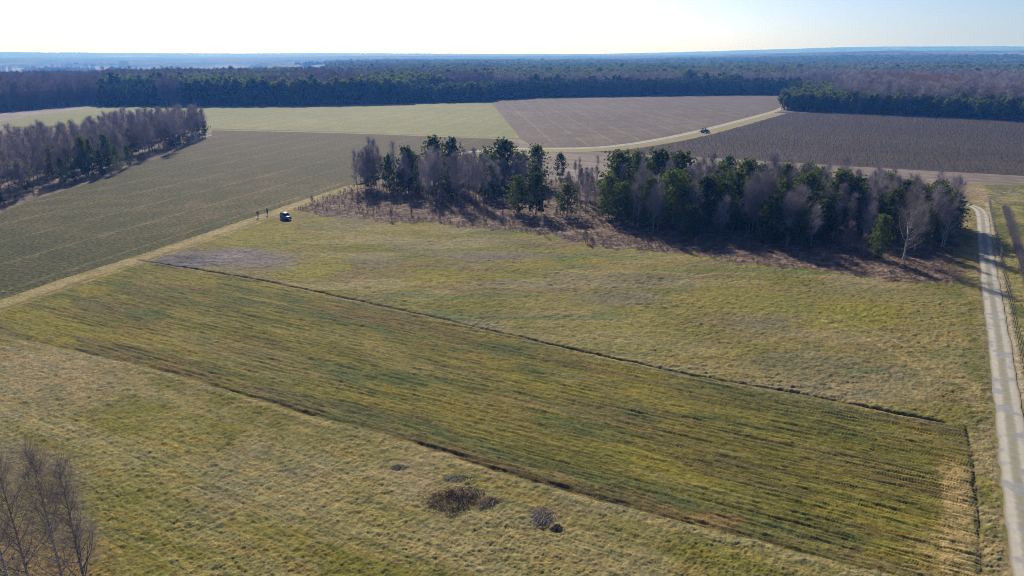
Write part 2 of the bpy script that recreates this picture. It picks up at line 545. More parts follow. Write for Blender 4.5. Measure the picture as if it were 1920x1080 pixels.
    rut = np.minimum(np.abs(dt - .75), np.abs(dt - 2.35))
    z = z - .11 * np.exp(-((dt - 2.2) / .28) ** 2) * (stt < 0)
    # ---- colour of the plants themselves
    def mixc(c0, c1, t):
        t = np.clip(t, 0, 1)[..., None]
        return c0 * (1 - t) + c1 * t
    def C(*q): return np.broadcast_to(np.array(q, dtype=np.float64), shp + (3,))
    straw, pale, olive = C(.198, .168, .060), C(.26, .218, .108), C(.138, .128, .030)
    lime, brown, soil = C(.205, .185, .032), C(.10, .078, .038), C(.165, .145, .12)
    rust, dgreen = C(.25, .165, .06), C(.07, .095, .035)
    n1 = fbm(a * .03, c * .10, 101, 4); n2 = fbm(X * .12, Y * .12, 102, 4); n3 = fbm(a * .12, c * .55, 103, 4, .6)
    n4 = fbm(X * 1.6, Y * 1.6, 104, 3, .7); n5 = RNG.random(shp); n6 = fbm(X * .4, Y * .4, 105, 4)
    # near meadow
    cn = mixc(olive, straw, sstep(n2 * .5 + n6 * .5, .38, .58))
    cn = mixc(cn, pale, sstep(n1, .56, .74) * .7)
    cn = mixc(cn, lime, sstep(fbm(X * .09, Y * .09, 110, 4), .55, .75) * .3)
    cn = mixc(cn, soil, sstep(fbm(X * .16, Y * .16, 111, 4), .6, .78) * .3)
    cn = mixc(cn, pale, sstep(fbm(a * .04, c * .3, 112, 4), .55, .7) * .35)
    # middle strip
    cs = mixc(C(.120, .110, .026), C(.168, .146, .036), sstep(n3, .35, .65))
    cs = mixc(cs, C(.19, .165, .03), sstep(fbm(a * .05, c * .14, 120, 4), .5, .68) * .8)
    cs = mixc(cs, brown, sstep(fbm(a * .06, c * .35, 121, 4), .54, .7) * .6)
    cs = mixc(cs, dgreen, sstep(fbm(a * .07, c * .25, 122, 4), .56, .7) * .6)
    cs = mixc(cs, straw, sstep(fbm(a * .05, c * .5, 124, 4), .6, .76) * .6)
    cs = mixc(cs, rust * .8, .25 * sstep(fbm(a * .1, c * .2, 127, 3), .55, .75))
    # upper meadow
    cu = mixc(olive * 1.1, straw, sstep(n1 * .6 + n2 * .4, .38, .56))
    cu = mixc(cu, lime, sstep(fbm(X * .03, Y * .085, 130, 4), .5, .66) * .5)
    cu = mixc(cu, C(.165, .125, .07), sstep(fbm(X * .045, Y * .14, 137, 4), .52, .68) * .55)
    cu = mixc(cu, pale, sstep(fbm(X * .05, Y * .16, 131, 4), .55, .72) * .7)
    cu = mixc(cu, soil * .9, sstep(fbm(X * .05, Y * .15, 132, 4), .56, .70) * .38)
    cu = mixc(cu, dgreen * 1.4, sstep(fbm(X * .06, Y * .2, 133, 4), .6, .74) * .6)
    wp = (fbm(X * .1, Y * .1, 135, 4) - .5) * 1.6
    def blob(px, py, sx, sy, k=1.0):
        q = ((PX - px) / sx) ** 2 + ((PY - py) / sy) ** 2
        return np.clip(1.3 - q + wp, 0, 1) * k
    cu = mixc(cu, C(.165, .145, .15) * (.25 + 1.5 * fbm(X * .12, Y * .8, 136, 4, .7)[..., None]), blob(440, 488, 160, 22, .9) + blob(330, 482, 70, 22, .7))
    cu = mixc(cu, C(.15, .13, .135), blob(930, 445 + 35, 150, 10, .5) + blob(1150, 560, 90, 12, .4))
    cu = mixc(cu, lime, blob(600, 495, 60, 22, .7) + blob(560, 515, 60, 12, .7) + blob(420, 440, 140, 22, .5) + blob(1500, 560, 220, 40, .45) + blob(1600, 600, 100, 30, .5))
    cu = mixc(cu, straw * 1.05, blob(1740, 640, 70, 90, .6) + blob(1160, 630, 260, 30, .45))
    cs = mixc(cs, brown * .8, .45 * ml)
    cs = mixc(cs, lime * .95, .3 * lines(1.2, 213, .05, .46))
    cn = mixc(cn, pale, .45 * lines(.5, 217, .035, .42))
    cn = mixc(cn, olive * .8, .5 * lines(.4, 221, .05, .42))
    # end of the strip: dead orange-pale grass by the ditch
    dead = blob(1795, 1000, 34, 140, 1.0) + blob(1785, 900, 34, 60, .6) + blob(1740, 1040, 60, 50, .4)
    cs = mixc(cs, C(.34, .25, .11), dead * 1.2 * (.35 + .65 * (n4 > .44)))
    cs = mixc(cs, rust, blob(1340, 975, 60, 16, .8))
    cn = mixc(cn, olive, blob(150, 960, 260, 90, .4))
    cn = mixc(cn, C(.27, .21, .13), blob(70, 700, 300, 60, .5) + blob(760, 900, 90, 45, .4))
    cn = mixc(cn, rust * .8, blob(90, 1060, 150, 80, .7))
    col = np.where(strip[..., None], cs, np.where(near[..., None], cn, cu))
    # verges right of the strip end, along the road
    vr = (sr < 0) & (dr < 9) | ((sr > 0) & (dr < 20))
    cv = mixc(C(.145, .135, .045), C(.25, .2, .095), sstep(n6, .4, .62))
    cv = mixc(cv, lime * .9, sstep(fbm(X * .2, Y * .2, 140, 4), .55, .7) * .7)
    wv = np.where((s3 > 0) & (PY > 780), 1.0, 0) + sstep(dr + (fbm(X * .3, Y * .3, 145, 4) - .5) * 2.5, 5.2, 3.4)
    col = np.where(~under[..., None], mixc(col, cv, wv), col)
    rightside = (sr > 0) & (dr < 60) & (dr > 1)
    ce = mixc(C(.125, .132, .042), C(.24, .21, .075), sstep(fbm(X * .15, Y * .15, 142, 4), .42, .62))
    df, sf, af = seg_dist(X, Y, FENCE)
    col = np.where((rightside & (df * sf > 0))[..., None], ce, col)
    cb = mixc(C(.30, .2, .075), C(.33, .27, .17), sstep(n6, .42, .6))
    col = np.where((rightside & (df * sf <= 0))[..., None], mixc(cv, cb, sstep(dr, 2.2, 4.5) * .75), col)
    # bare pale line at the foot of the fence
    col = mixc(col, C(.33, .29, .24), np.exp(-((df * sf + .5) / .45) ** 2) * .8)
    col = mixc(col, C(.30, .24, .14), np.exp(-((dr - 1.9) / .35) ** 2) * .4)
    # dead bracken and brambles at the copse
    b1_ = fbm(X * .9, Y * .9, 150, 4, .65); b2_ = fbm(X * .14, Y * .2, 151, 4)
    cbk = mixc(C(.085, .056, .042), C(.19, .135, .105), sstep(b1_, .38, .6))
    cbk = mixc(cbk, C(.31, .255, .215), sstep(b1_ * .6 + b2_ * .4, .52, .66) * .7)
    cbk = mixc(cbk, C(.10, .06, .045), sstep(b2_, .52, .66) * .65)
    col = np.where(under[..., None], cbk, col)
    # farm track: yellow grass verge with worn ruts
    ctk = mixc(C(.235, .19, .07), C(.31, .25, .105), sstep(n6, .4, .6))
    ctk = mixc(ctk, C(.16, .11, .06), np.exp(-((dt - 2.2) / .3) ** 2) * (stt < 0) * .85)
    ctk = mixc(ctk, C(.33, .27, .17), np.exp(-((dt - .5) / .5) ** 2) * .6)
    tw = (1 - sstep(dt + edge * 1.6, 2.5, 3.8)) * .85 * (dt < 6)
    col = mixc(col, ctk, tw)
    # shade in furrows and ditch painted dark, sunlit lips painted pale
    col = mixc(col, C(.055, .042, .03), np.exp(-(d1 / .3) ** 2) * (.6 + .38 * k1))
    col = mixc(col, C(.30, .25, .14), np.exp(-((sd1 + 1.1) / .5) ** 2) * .35)
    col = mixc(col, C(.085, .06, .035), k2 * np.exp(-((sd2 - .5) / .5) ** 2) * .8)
    col = mixc(col, C(.14, .105, .05), f2 * np.exp(-((sd2 - 1.6) / 1.3) ** 2) * .5 * (n6 > .44))  # shadow band on the strip side of the lower furrow, painted brown
    col = mixc(col, C(.37, .315, .19), f2 * np.exp(-((sd2 + .7) / .35) ** 2) * .28)
    col = mixc(col, C(.2, .14, .07), (1 - f2) * np.exp(-(sd2 / 2.0) ** 2) * .6)
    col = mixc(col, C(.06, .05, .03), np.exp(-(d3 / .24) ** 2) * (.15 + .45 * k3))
    # tyre arcs in the upper meadow
    for (cx, cy, rr) in ((1400, 640, 0),):
        pass
    arcs = [W([(1560, 590), (1640, 620), (1700, 650), (1745, 680), (1770, 706)]), W([(1540, 600), (1620, 632), (1680, 662), (1722, 690), (1745, 712)]),
            W([(1270, 535), (1290, 520), (1340, 512), (1420, 515)])]
    for pl in arcs:
        da, _, _ = seg_dist(X, Y, smooth_line(pl))
        col = mixc(col, C(.33, .28, .15), np.exp(-(da / .28) ** 2) * .55)
    n7 = fbm(X * 2.6, Y * 2.6, 160, 3, .9)
    n8 = fbm(a * .28, c * 2.4, 161, 4, .8)
    col = mixc(col, col * np.array([1.25, 1.02, .75]), sstep(n8, .52, .66) * .6)
    col = mixc(col, col * np.array([.72, .80, .80]), sstep(n8, .48, .34) * .7)
    col = col * (.42 + 1.16 * n7[..., None]) * (.8 + .4 * n4[..., None]) * (.9 + .2 * n5[..., None])
    # where a tussock leans there is old litter between
    col = np.clip(col, .01, .6)
    V = np.stack([X.ravel(), Y.ravel(), z.ravel()], 1)
    nr, nc = shp
    i, j = np.meshgrid(np.arange(nr - 1), np.arange(nc - 1), indexing='ij')
    aa = (i * nc + j).ravel()
    F = np.stack([aa, aa + 1, aa + nc + 1, aa + nc], 1)
    keep = ~(((stt > 0) & (dt > 2.6)).ravel()[aa])
    F = F[keep]
    used = np.zeros(len(V), bool); used[F.ravel()] = True
    remap = np.cumsum(used) - 1
    F = remap[F]; V = V[used]; colf = col.reshape(-1, 3)[used]
    me = bpy.data.meshes.new('meadow')
    me.vertices.add(len(V)); me.vertices.foreach_set('co', V.ravel())
    me.loops.add(F.size); me.loops.foreach_set('vertex_index', F.ravel().astype(np.int32))
    me.polygons.add(len(F)); me.polygons.foreach_set('loop_start', np.arange(0, F.size, 4, dtype=np.int32))
    me.update(calc_edges=True)
    ca = me.color_attributes.new('grass', 'FLOAT_COLOR', 'POINT')
    ca.data.foreach_set('color', np.concatenate([colf, np.ones((len(colf), 1))], 1).astype(np.float32).ravel())
    m, n, b = new_mat('meadow_grass')
    at_ = n.nodes.new('ShaderNodeAttribute'); at_.attribute_name = 'grass'
    geo = n.nodes.new('ShaderNodeNewGeometry')
    nz = n.nodes.new('ShaderNodeTexNoise'); nz.inputs['Scale'].default_value = 7; nz.inputs['Detail'].default_value = 6; nz.inputs['Roughness'].default_value = .7
    n.links.new(geo.outputs['Position'], nz.inputs['Vector'])
    mr = n.nodes.new('ShaderNodeMapRange'); mr.inputs[1].default_value = .3; mr.inputs[2].default_value = .7; mr.inputs[3].default_value = .72; mr.inputs[4].default_value = 1.28
    n.links.new(nz.outputs['Fac'], mr.inputs[0])
    sc = n.nodes.new('ShaderNodeVectorMath'); sc.operation = 'SCALE'
    n.links.new(at_.outputs['Color'], sc.inputs[0]); n.links.new(mr.outputs[0], sc.inputs['Scale'])
    n.links.new(sc.outputs[0], b.inputs['Base Color'])
    b.inputs['Roughness'].default_value = .95; b.inputs['Specular IOR Level'].default_value = .08
    bp = n.nodes.new('ShaderNodeBump'); bp.inputs['Strength'].default_value = .5; bp.inputs['Distance'].default_value = .12
    n.links.new(nz.outputs['Fac'], bp.inputs['Height']); n.links.new(bp.outputs[0], b.inputs['Normal'])
    tag(link_mesh('meadow', me, m), kind='structure')
build_meadow()

# ------------------------------------------------------------------ far fields, roads and tracks as thin sheets
def sheet(name, pts, z, mat, jit=.5, step=3.0, sc=.15, seed=1):
    pl = jitter(resample(pts, step, True), jit, sc, seed) if jit else pts
    me = bpy.data.meshes.new(name)
    me.from_pydata([(x, y, z) for x, y in pl], [], [tuple(range(len(pl)))])
    me.update()
    if me.polygons[0].normal.z < 0:
        me.flip_normals()
    return tag(link_mesh(name, me, mat), kind='structure')

def ribbon(name, line, width, z, mat, jit=.25, seed=1, step=1.5, crown=0.0):
    pl = resample(line, step)
    V, F = [], []
    for i, p in enumerate(pl):
        a = Vector(pl[max(i - 1, 0)]); b = Vector(pl[min(i + 1, len(pl) - 1)])
        d = (b - a).normalized(); nrm = Vector((-d.y, d.x))
        hw = width / 2
        for k in (-1, -.5, 0, .5, 1):
            j = (float(fbm(p[0] * .4, p[1] * .4, seed + int(k > 0) * 9, 3)) - .5) * 2 * jit if abs(k) == 1 else 0
            q = Vector(p) + nrm * (k * (hw + j))
            V.append((q.x, q.y, z + crown * (1 - k * k)))
    n = 5
    for i in range(len(pl) - 1):
        for k in range(n - 1):
            F.append((i * n + k + 1, i * n + k, (i + 1) * n + k, (i + 1) * n + k + 1))
    me = bpy.data.meshes.new(name); me.from_pydata(V, [], F); me.update()
    if me.polygons[0].normal.z < 0: me.flip_normals()
    # lane coordinate across the ribbon
    la = me.attributes.new('lane', 'FLOAT', 'POINT')
    la.data.foreach_set('value', [(-1, -.5, 0, .5, 1)[i % n] for i in range(len(V))])
    return tag(link_mesh(name, me, mat), kind='structure')

def gravel_mat():
    m, n, b = new_mat('pale_gravel')
    L = n.links.new
    geo = n.nodes.new('ShaderNodeNewGeometry')
    la = n.nodes.new('ShaderNodeAttribute'); la.attribute_name = 'lane'
    ab = n.nodes.new('ShaderNodeMath'); ab.operation = 'ABSOLUTE'; L(la.outputs['Fac'], ab.inputs[0])
    nz = n.nodes.new('ShaderNodeTexNoise'); nz.inputs['Scale'].default_value = 1.3; nz.inputs['Detail'].default_value = 8; nz.inputs['Roughness'].default_value = .7
    L(geo.outputs['Position'], nz.inputs['Vector'])
    nb = n.nodes.new('ShaderNodeTexNoise'); nb.inputs['Scale'].default_value = .38; nb.inputs['Detail'].default_value = 3
    L(geo.outputs['Position'], nb.inputs['Vector'])
    r = n.nodes.new('ShaderNodeValToRGB'); e = r.color_ramp.elements        # centre strip darker, wheel lanes pale, edges grassy
    e[0].position = 0; e[0].color = (.27, .245, .18, 1)
    e[1].position = 1; e[1].color = (.22, .19, .11, 1)
    q = e.new(.22); q.color = (.29, .27, .20, 1)
    q = e.new(.45); q.color = (.45, .415, .35, 1)
    q = e.new(.78); q.color = (.43, .39, .32, 1)
    ad = n.nodes.new('ShaderNodeMath'); ad.operation = 'MULTIPLY_ADD'; ad.inputs[1].default_value = .3; 
    sb = n.nodes.new('ShaderNodeMath'); sb.operation = 'SUBTRACT'; sb.inputs[1].default_value = .15
    L(nz.outputs['Fac'], ad.inputs[0]); L(ab.outputs[0], sb.inputs[0]); L(sb.outputs[0], ad.inputs[2]); L(ad.outputs[0], r.inputs[0])
    pt = n.nodes.new('ShaderNodeMapRange'); pt.inputs[1].default_value = .53; pt.inputs[2].default_value = .60; pt.inputs[3].default_value = 0; pt.inputs[4].default_value = .8
    L(nb.outputs['Fac'], pt.inputs[0])
    mx = n.nodes.new('ShaderNodeMix'); mx.data_type = 'RGBA'; mx.inputs[7].default_value = (.27, .27, .28, 1)
    L(pt.outputs[0], mx.inputs[0]); L(r.outputs[0], mx.inputs[6])
    mr = n.nodes.new('ShaderNodeMapRange'); mr.inputs[1].default_value = .3; mr.inputs[2].default_value = .7; mr.inputs[3].default_value = .85; mr.inputs[4].default_value = 1.12
    L(nz.outputs['Fac'], mr.inputs[0])
    sc = n.nodes.new('ShaderNodeVectorMath'); sc.operation = 'SCALE'; L(mx.outputs[2], sc.inputs[0]); L(mr.outputs[0], sc.inputs['Scale'])
    L(sc.outputs[0], b.inputs['Base Color']); b.inputs['Roughness'].default_value = .9; b.inputs['Specular IOR Level'].default_value = .15
    bp = n.nodes.new('ShaderNodeBump'); bp.inputs['Strength'].default_value = .4; bp.inputs['Distance'].default_value = .05
    L(nz.outputs['Fac'], bp.inputs['Height']); L(bp.outputs[0], b.inputs['Normal'])
    return m

GRAVEL = gravel_mat()
dirA = math.atan2(at(655, 352)[1] - at(0, 573)[1], at(655, 352)[0] - at(0, 573)[0])
m_crop = field_mat('young_crop', [(.056, .060, .021), (.080, .075, .028), (.132, .102, .047)], .85, big=.012, mid=.12, fin=1.3, bump=.9, bdist=.5, stripes=(dirA, 17.0, .60, .97, .9), grad=(190, 330, (.105, .083, .047)))
m_green = field_mat('winter_wheat', [(.165, .175, .075), (.20, .198, .085), (.25, .225, .115)], .3, big=.012, mid=.08, fin=.6, bump=.5, bdist=.3, stripes=(math.radians(78), 14.0, .22, .93, .8))
dirD = math.atan2(at(1000, 275)[1] - at(925, 190)[1], at(1000, 275)[0] - at(925, 190)[0])
m_plough = field_mat('harrowed_soil', [(.098, .077, .058), (.126, .10, .077), (.165, .134, .10)], .35, big=.012, mid=.09, fin=.5, bump=.6, bdist=.3, stripes=(dirD, 15.0, .38, .93, 1.2))
m_stub = field_mat('pale_stubble', [(.155, .125, .10), (.21, .17, .14), (.28, .235, .19)], .4, big=.02, mid=.16, fin=.8, bump=.7, bdist=.35, streak=(math.radians(-27), 5.0))
m_orch = field_mat('orchard_soil', [(.046, .035, .027), (.060, .046, .036), (.08, .063, .048)], .45, big=.012, mid=.2, fin=.8, bump=.8, bdist=.4, streak=(math.radians(-27), 6.0))
m_verge = field_mat('yellow_verge', [(.20, .175, .085), (.27, .23, .12), (.21, .20, .08)], .3, fin=.8)
m_heath = field_mat('dry_heath', [(.19, .165, .15), (.25, .22, .20), (.33, .29, .26)], .35, fin=.6, mid=.12)
m_litter = field_mat('grove_floor', [(.09, .07, .055), (.16, .125, .095), (.30, .255, .21)], .45, fin=.9, mid=.3)

t1_in = [(x - 1.0, y + 1.7) for x, y in T1]
sheet('winter_crop_field', [*t1_in[0:], *W([(962, 262), (860, 257), (640, 249), (398, 242), (395, 252), (330, 279), (290, 296), (160, 343), (60, 374), (0, 398), (-160, 455), (-420, 560)])], -.02, m_crop, .5, 3, .2, 3)
sheet('wheat_field', W([(80, 214), (180, 201), (190, 200), (400, 199), (560, 198), (700, 195.5), (770, 194), (920, 191.5), (975, 259.5), (860, 255.5), (640, 247), (400, 241), (200, 238), (-60, 237)]), -.016, m_green, .8, 6, .08, 5)
sheet('heath_strip', W([(-90, 250), (-60, 216), (0, 212), (100, 203), (185, 196), (200, 203), (90, 222), (0, 241), (-40, 250)]), -.045, m_heath, 1.0, 5, .08, 7)
sheet('pale_field', W([(-120, 330), (-120, 240), (200, 239.5), (400, 243.5), (395, 252), (300, 270), (160, 300), (0, 340)]), -.024, m_stub, .5, 5, .1, 8)
sheet('ploughed_field', W([(923, 188), (1000, 184), (1200, 180.5), (1330, 179), (1465, 179), (1462, 203), (1400, 219), (1321, 239.5), (1160, 272), (1100, 275.5), (992, 275.5), (985, 268)]), -.014, m_plough, .8, 6, .08, 9)
ORCH = W([(1440, 213), (1466, 210), (1600, 214), (1750, 220), (1920, 229.5), (2060, 238), (2060, 340), (1920, 330), (1600, 312), (1300, 294), (1160, 288), (1100, 284), (1160, 279), (1240, 266), (1320, 249)])
sheet('orchard_ground', ORCH, -.018, m_orch, .6, 5, .1, 10)
sheet('stubble_field', W([(870, 286), (985, 279), (1100, 279), (1100, 284), (1160, 287), (1300, 293), (1600, 311), (1920, 329), (2060, 339), (2060, 381.5), (1854, 381.5), (1783, 377), (1700, 394), (1500, 380), (1300, 364), (1130, 354), (950, 354), (860, 354), (790, 344), (815, 312)]), -.022, m_stub, .3, 4, .1, 11)
sheet('grove_litter', W([(-160, 452), (0, 400), (60, 376), (160, 345), (290, 298), (398, 254), (392, 247), (300, 247), (200, 252), (100, 275), (0, 305), (-160, 350)]), -.010, m_litter, 1.2, 3, .15, 12)
RT = smooth_line(W([(1470, 201), (1455, 208.5), (1400, 223), (1321, 243.5), (1240, 261), (1160, 273.5), (1100, 277.5), (1040, 278.5), (985, 278), (930, 280), (870, 286), (820, 300)]), 2)
ribbon('verge_strip', [(x + 1.8, y - 6.8) for x, y in RT[6:-12]], 12.0, -.006, m_verge, 1.2, 20, 4)
ribbon('gravel_road', RT, 4.4, .0, GRAVEL, .35, 21, 3)
ribbon('field_path', smooth_line(W([(390, 243.3), (640, 248.6), (860, 257), (930, 259.5), (965, 261.5), (980, 266), (986, 273), (986, 277)])), 3.6, -.003, m_verge, .5, 22, 3)
ribbon('field_boundary', W([(-60, 238.4), (200, 238.6), (395, 242.6)]), 1.6, -.004, m_litter, .5, 23, 3)
ribbon('gravel_track', ROAD, 2.85, .0, GRAVEL, .2, 24, .6, .03)
# sandy turning place where the path meets the gravel road
sheet('sandy_corner', W([(950, 262), (975, 261), (985, 266), (994, 277), (968, 278), (975, 270)]), .001, m_stub, .5, 2, .2, 26)

# ------------------------------------------------------------------ trees
M = {}
M['birch_bark'] = bark_mat('birch_bark', (.10, .085, .075), (.50, .47, .43), (4, 4, 7), .36, .5)
M['grey_bark'] = bark_mat('grey_bark', (.13, .11, .10), (.36, .32, .30), (3, 3, 8))
M['pine_bark'] = bark_mat('pine_bark', (.06, .045, .035), (.17, .10, .065), (3, 3, 6))
M['twigs'] = foliage_mat('twigs', (.21, .178, .192), (.52, .455, .475), .85)
M['dark_twigs'] = foliage_mat('dark_twigs', (.055, .045, .036), (.14, .115, .092), .85)
M['brown_twigs'] = foliage_mat('brown_twigs', (.24, .19, .175), (.52, .44, .40), .85)
M['wood_twigs'] = foliage_mat('wood_twigs', (.13, .10, .115), (.34, .27, .295), .85)
M['bramble'] = foliage_mat('bramble', (.11, .07, .05), (.46, .36, .29), .85)
M['pale_twigs'] = foliage_mat('pale_twigs', (.19, .155, .145), (.40, .35, .33), .85)
M['red_twigs'] = foliage_mat('red_twigs', (.16, .10, .09), (.32, .21, .18), .85)
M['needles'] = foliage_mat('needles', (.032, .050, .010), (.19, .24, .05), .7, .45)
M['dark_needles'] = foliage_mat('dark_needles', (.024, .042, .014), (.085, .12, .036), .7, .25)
M['larch_twigs'] = foliage_mat('larch_twigs', (.27, .18, .09), (.42, .29, .15), .85)

class NPB:
    """fast collector of thin prisms and leaf faces with a tint per piece"""
    def __init__(self): self.V, self.F, self.T, self.n = [], [], [], 0
    def prisms(self, P0, P1, r0, r1, tint):
        P0, P1 = np.asarray(P0, float), np.asarray(P1, float)
        k = len(P0)
        if not k: return
        d = P1 - P0; d /= np.linalg.norm(d, axis=1)[:, None] + 1e-9
        ref = np.where(np.abs(d[:, 2:3]) > .9, np.array([[1., 0, 0]]), np.array([[0, 0, 1.]]))
        a = np.cross(d, ref); a /= np.linalg.norm(a, axis=1)[:, None]
        b = np.cross(d, a)
        vs = []
        for P, r in ((P0, r0), (P1, r1)):
            r = np.broadcast_to(np.asarray(r, float), (k,))[:, None]
            for q in range(3):
                t = 2 * math.pi * q / 3
                vs.append(P + a * math.cos(t) * r + b * math.sin(t) * r)
        V = np.stack(vs, 1).reshape(-1, 3)
        o = (np.arange(k) * 6)[:, None] + self.n
        F = np.concatenate([o + np.array([[q, (q + 1) % 3, 3 + (q + 1) % 3, 3 + q]]) for q in range(3)], 0)
        self.V.append(V); self.F.append(F); self.T.append(np.repeat(np.broadcast_to(tint, (k,)), 6)); self.n += len(V)
    def quads(self, C, A, B, tint):
        """pointed leaf quads: centre C, half axis A (long) and B (wide)"""
        k = len(C)
        V = np.stack([C - A, C + B, C + A, C - B], 1).reshape(-1, 3)
        F = (np.arange(k) * 4)[:, None] + np.arange(4)[None] + self.n
        self.V.append(V); self.F.append(F); self.T.append(np.repeat(np.broadcast_to(tint, (k,)), 4)); self.n += len(V)
    def mesh(self, name):
        V = np.concatenate(self.V); F = np.concatenate(self.F); T = np.concatenate(self.T)
        me = bpy.data.meshes.new(name)
        me.vertices.add(len(V)); me.vertices.foreach_set('co', V.ravel())
        me.loops.add(F.size); me.loops.foreach_set('vertex_index', F.ravel().astype(np.int32))
        me.polygons.add(len(F)); me.polygons.foreach_set('loop_start', np.arange(0, F.size, 4, dtype=np.int32))
        me.update(calc_edges=True)
        a = me.attributes.new('tint', 'FLOAT', 'POINT'); a.data.foreach_set('value', T.astype(np.float32))
        return me

def unit(v): return v / (np.linalg.norm(v, axis=-1, keepdims=True) + 1e-9)

def bare_tree_meshes(seed, H=10.0, spread=.22, base=.28, limbs=26, sub=7, twig=7, tr=.012, rise=1.0, lean=.02, trunk_r=.012, stems=1):
    """H-metre leafless tree: returns (trunk mesh, crown mesh). Trunk with limbs; crown is the twigs."""
    g = np.random.default_rng(seed)
    tk = MB(); tw = NPB()
    for s in range(stems):
        off = np.array([g.normal(0, .25), g.normal(0, .25), 0]) * (stems > 1)
        ln = g.normal(0, lean, 2) + (off[:2] * .12)
        hs = H * (1 if s == 0 else g.uniform(.75, .97))
        zs = np.linspace(0, 1, 9)
        wig = np.cumsum(g.normal(0, .012 * H / 9 * 3, (9, 2)), 0) * .5
        path = np.stack([off[0] + ln[0] * hs * zs + wig[:, 0] * zs, off[1] + ln[1] * hs * zs + wig[:, 1] * zs, hs * zs], 1)
        R0 = trunk_r * H * (1 if stems == 1 else .75)
        rad = [R0 * (1.25 if i == 0 else 1) * (1 - .93 * z) + .006 for i, z in enumerate(zs)]
        tk.tube(path.tolist(), rad, 7)
        nl = limbs if stems == 1 else int(limbs * .65)
        for i in range(nl):
            f = base + (1 - base) * ((i + g.random()) / nl) ** .9
            if f > .98: f = .98
            p0 = np.array([np.interp(f, zs, path[:, q]) for q in range(3)])
            az = g.uniform(0, 2 * math.pi)
            q = (f - base) / (1 - base)
            ln_ = H * spread * (1.05 - .78 * q) * (.55 + .6 * min(1, q * 3 + .35)) * g.uniform(.75, 1.2)
            el = (.55 + .5 * q) * rise * g.uniform(.8, 1.2)
            d = np.array([math.cos(az) * math.cos(el), math.sin(az) * math.cos(el), math.sin(el)])
            pts = [p0]
            for k in range(4):
                d = unit(d + np.array([0, 0, .12 * rise]) + g.normal(0, .10, 3))
                pts.append(pts[-1] + d * ln_ / 4)
            r0 = max(.017, R0 * (1 - .9 * f) * .62)
            tk.tube([p.tolist() for p in pts], [r0 * (1 - .2 * k) + .004 for k in range(5)], 4)
            pts = np.array(pts)
            P0, D0, LL = [], [], []
            for k in range(sub):
                t = .2 + .8 * (k + g.random()) / sub
                b0 = np.array([np.interp(t * 4, range(5), pts[:, q_]) for q_ in range(3)])
                dd = unit(d * .8 + g.normal(0, .55, 3) + np.array([0, 0, .25 * rise]))
                L2 = ln_ * g.uniform(.28, .5) * (1.1 - .5 * t)
                b1 = b0 + dd * L2 * .5; b2 = b1 + unit(dd + g.normal(0, .2, 3)) * L2 * .5
                tn = g.uniform(.2, .7)
                tw.prisms([b0, b1], [b1, b2], [tr * 1.5, tr * 1.25], [tr * 1.25, tr], tn)
                n = twig
                ts = g.uniform(.15, 1.0, n)[:, None]
                c0 = np.where(ts < .5, b0 + (b1 - b0) * ts * 2, b1 + (b2 - b1) * (ts * 2 - 1))
                td = unit(dd * .7 + g.normal(0, .6, (n, 3)) + np.array([0, 0, .12]))
                tl = H * g.uniform(.035, .085, n)[:, None]
                c1 = c0 + td * tl
                c2 = c1 + unit(td + g.normal(0, .25, (n, 3)) + np.array([0, 0, -.1])) * tl * .7
                tv = np.clip(tn + g.normal(0, .15, n), 0, 1)
                tw.prisms(c0, c1, tr, tr * .8, tv); tw.prisms(c1, c2, tr * .8, tr * .45, tv)
    return tk.mesh('trunk', True), tw.mesh('crown')

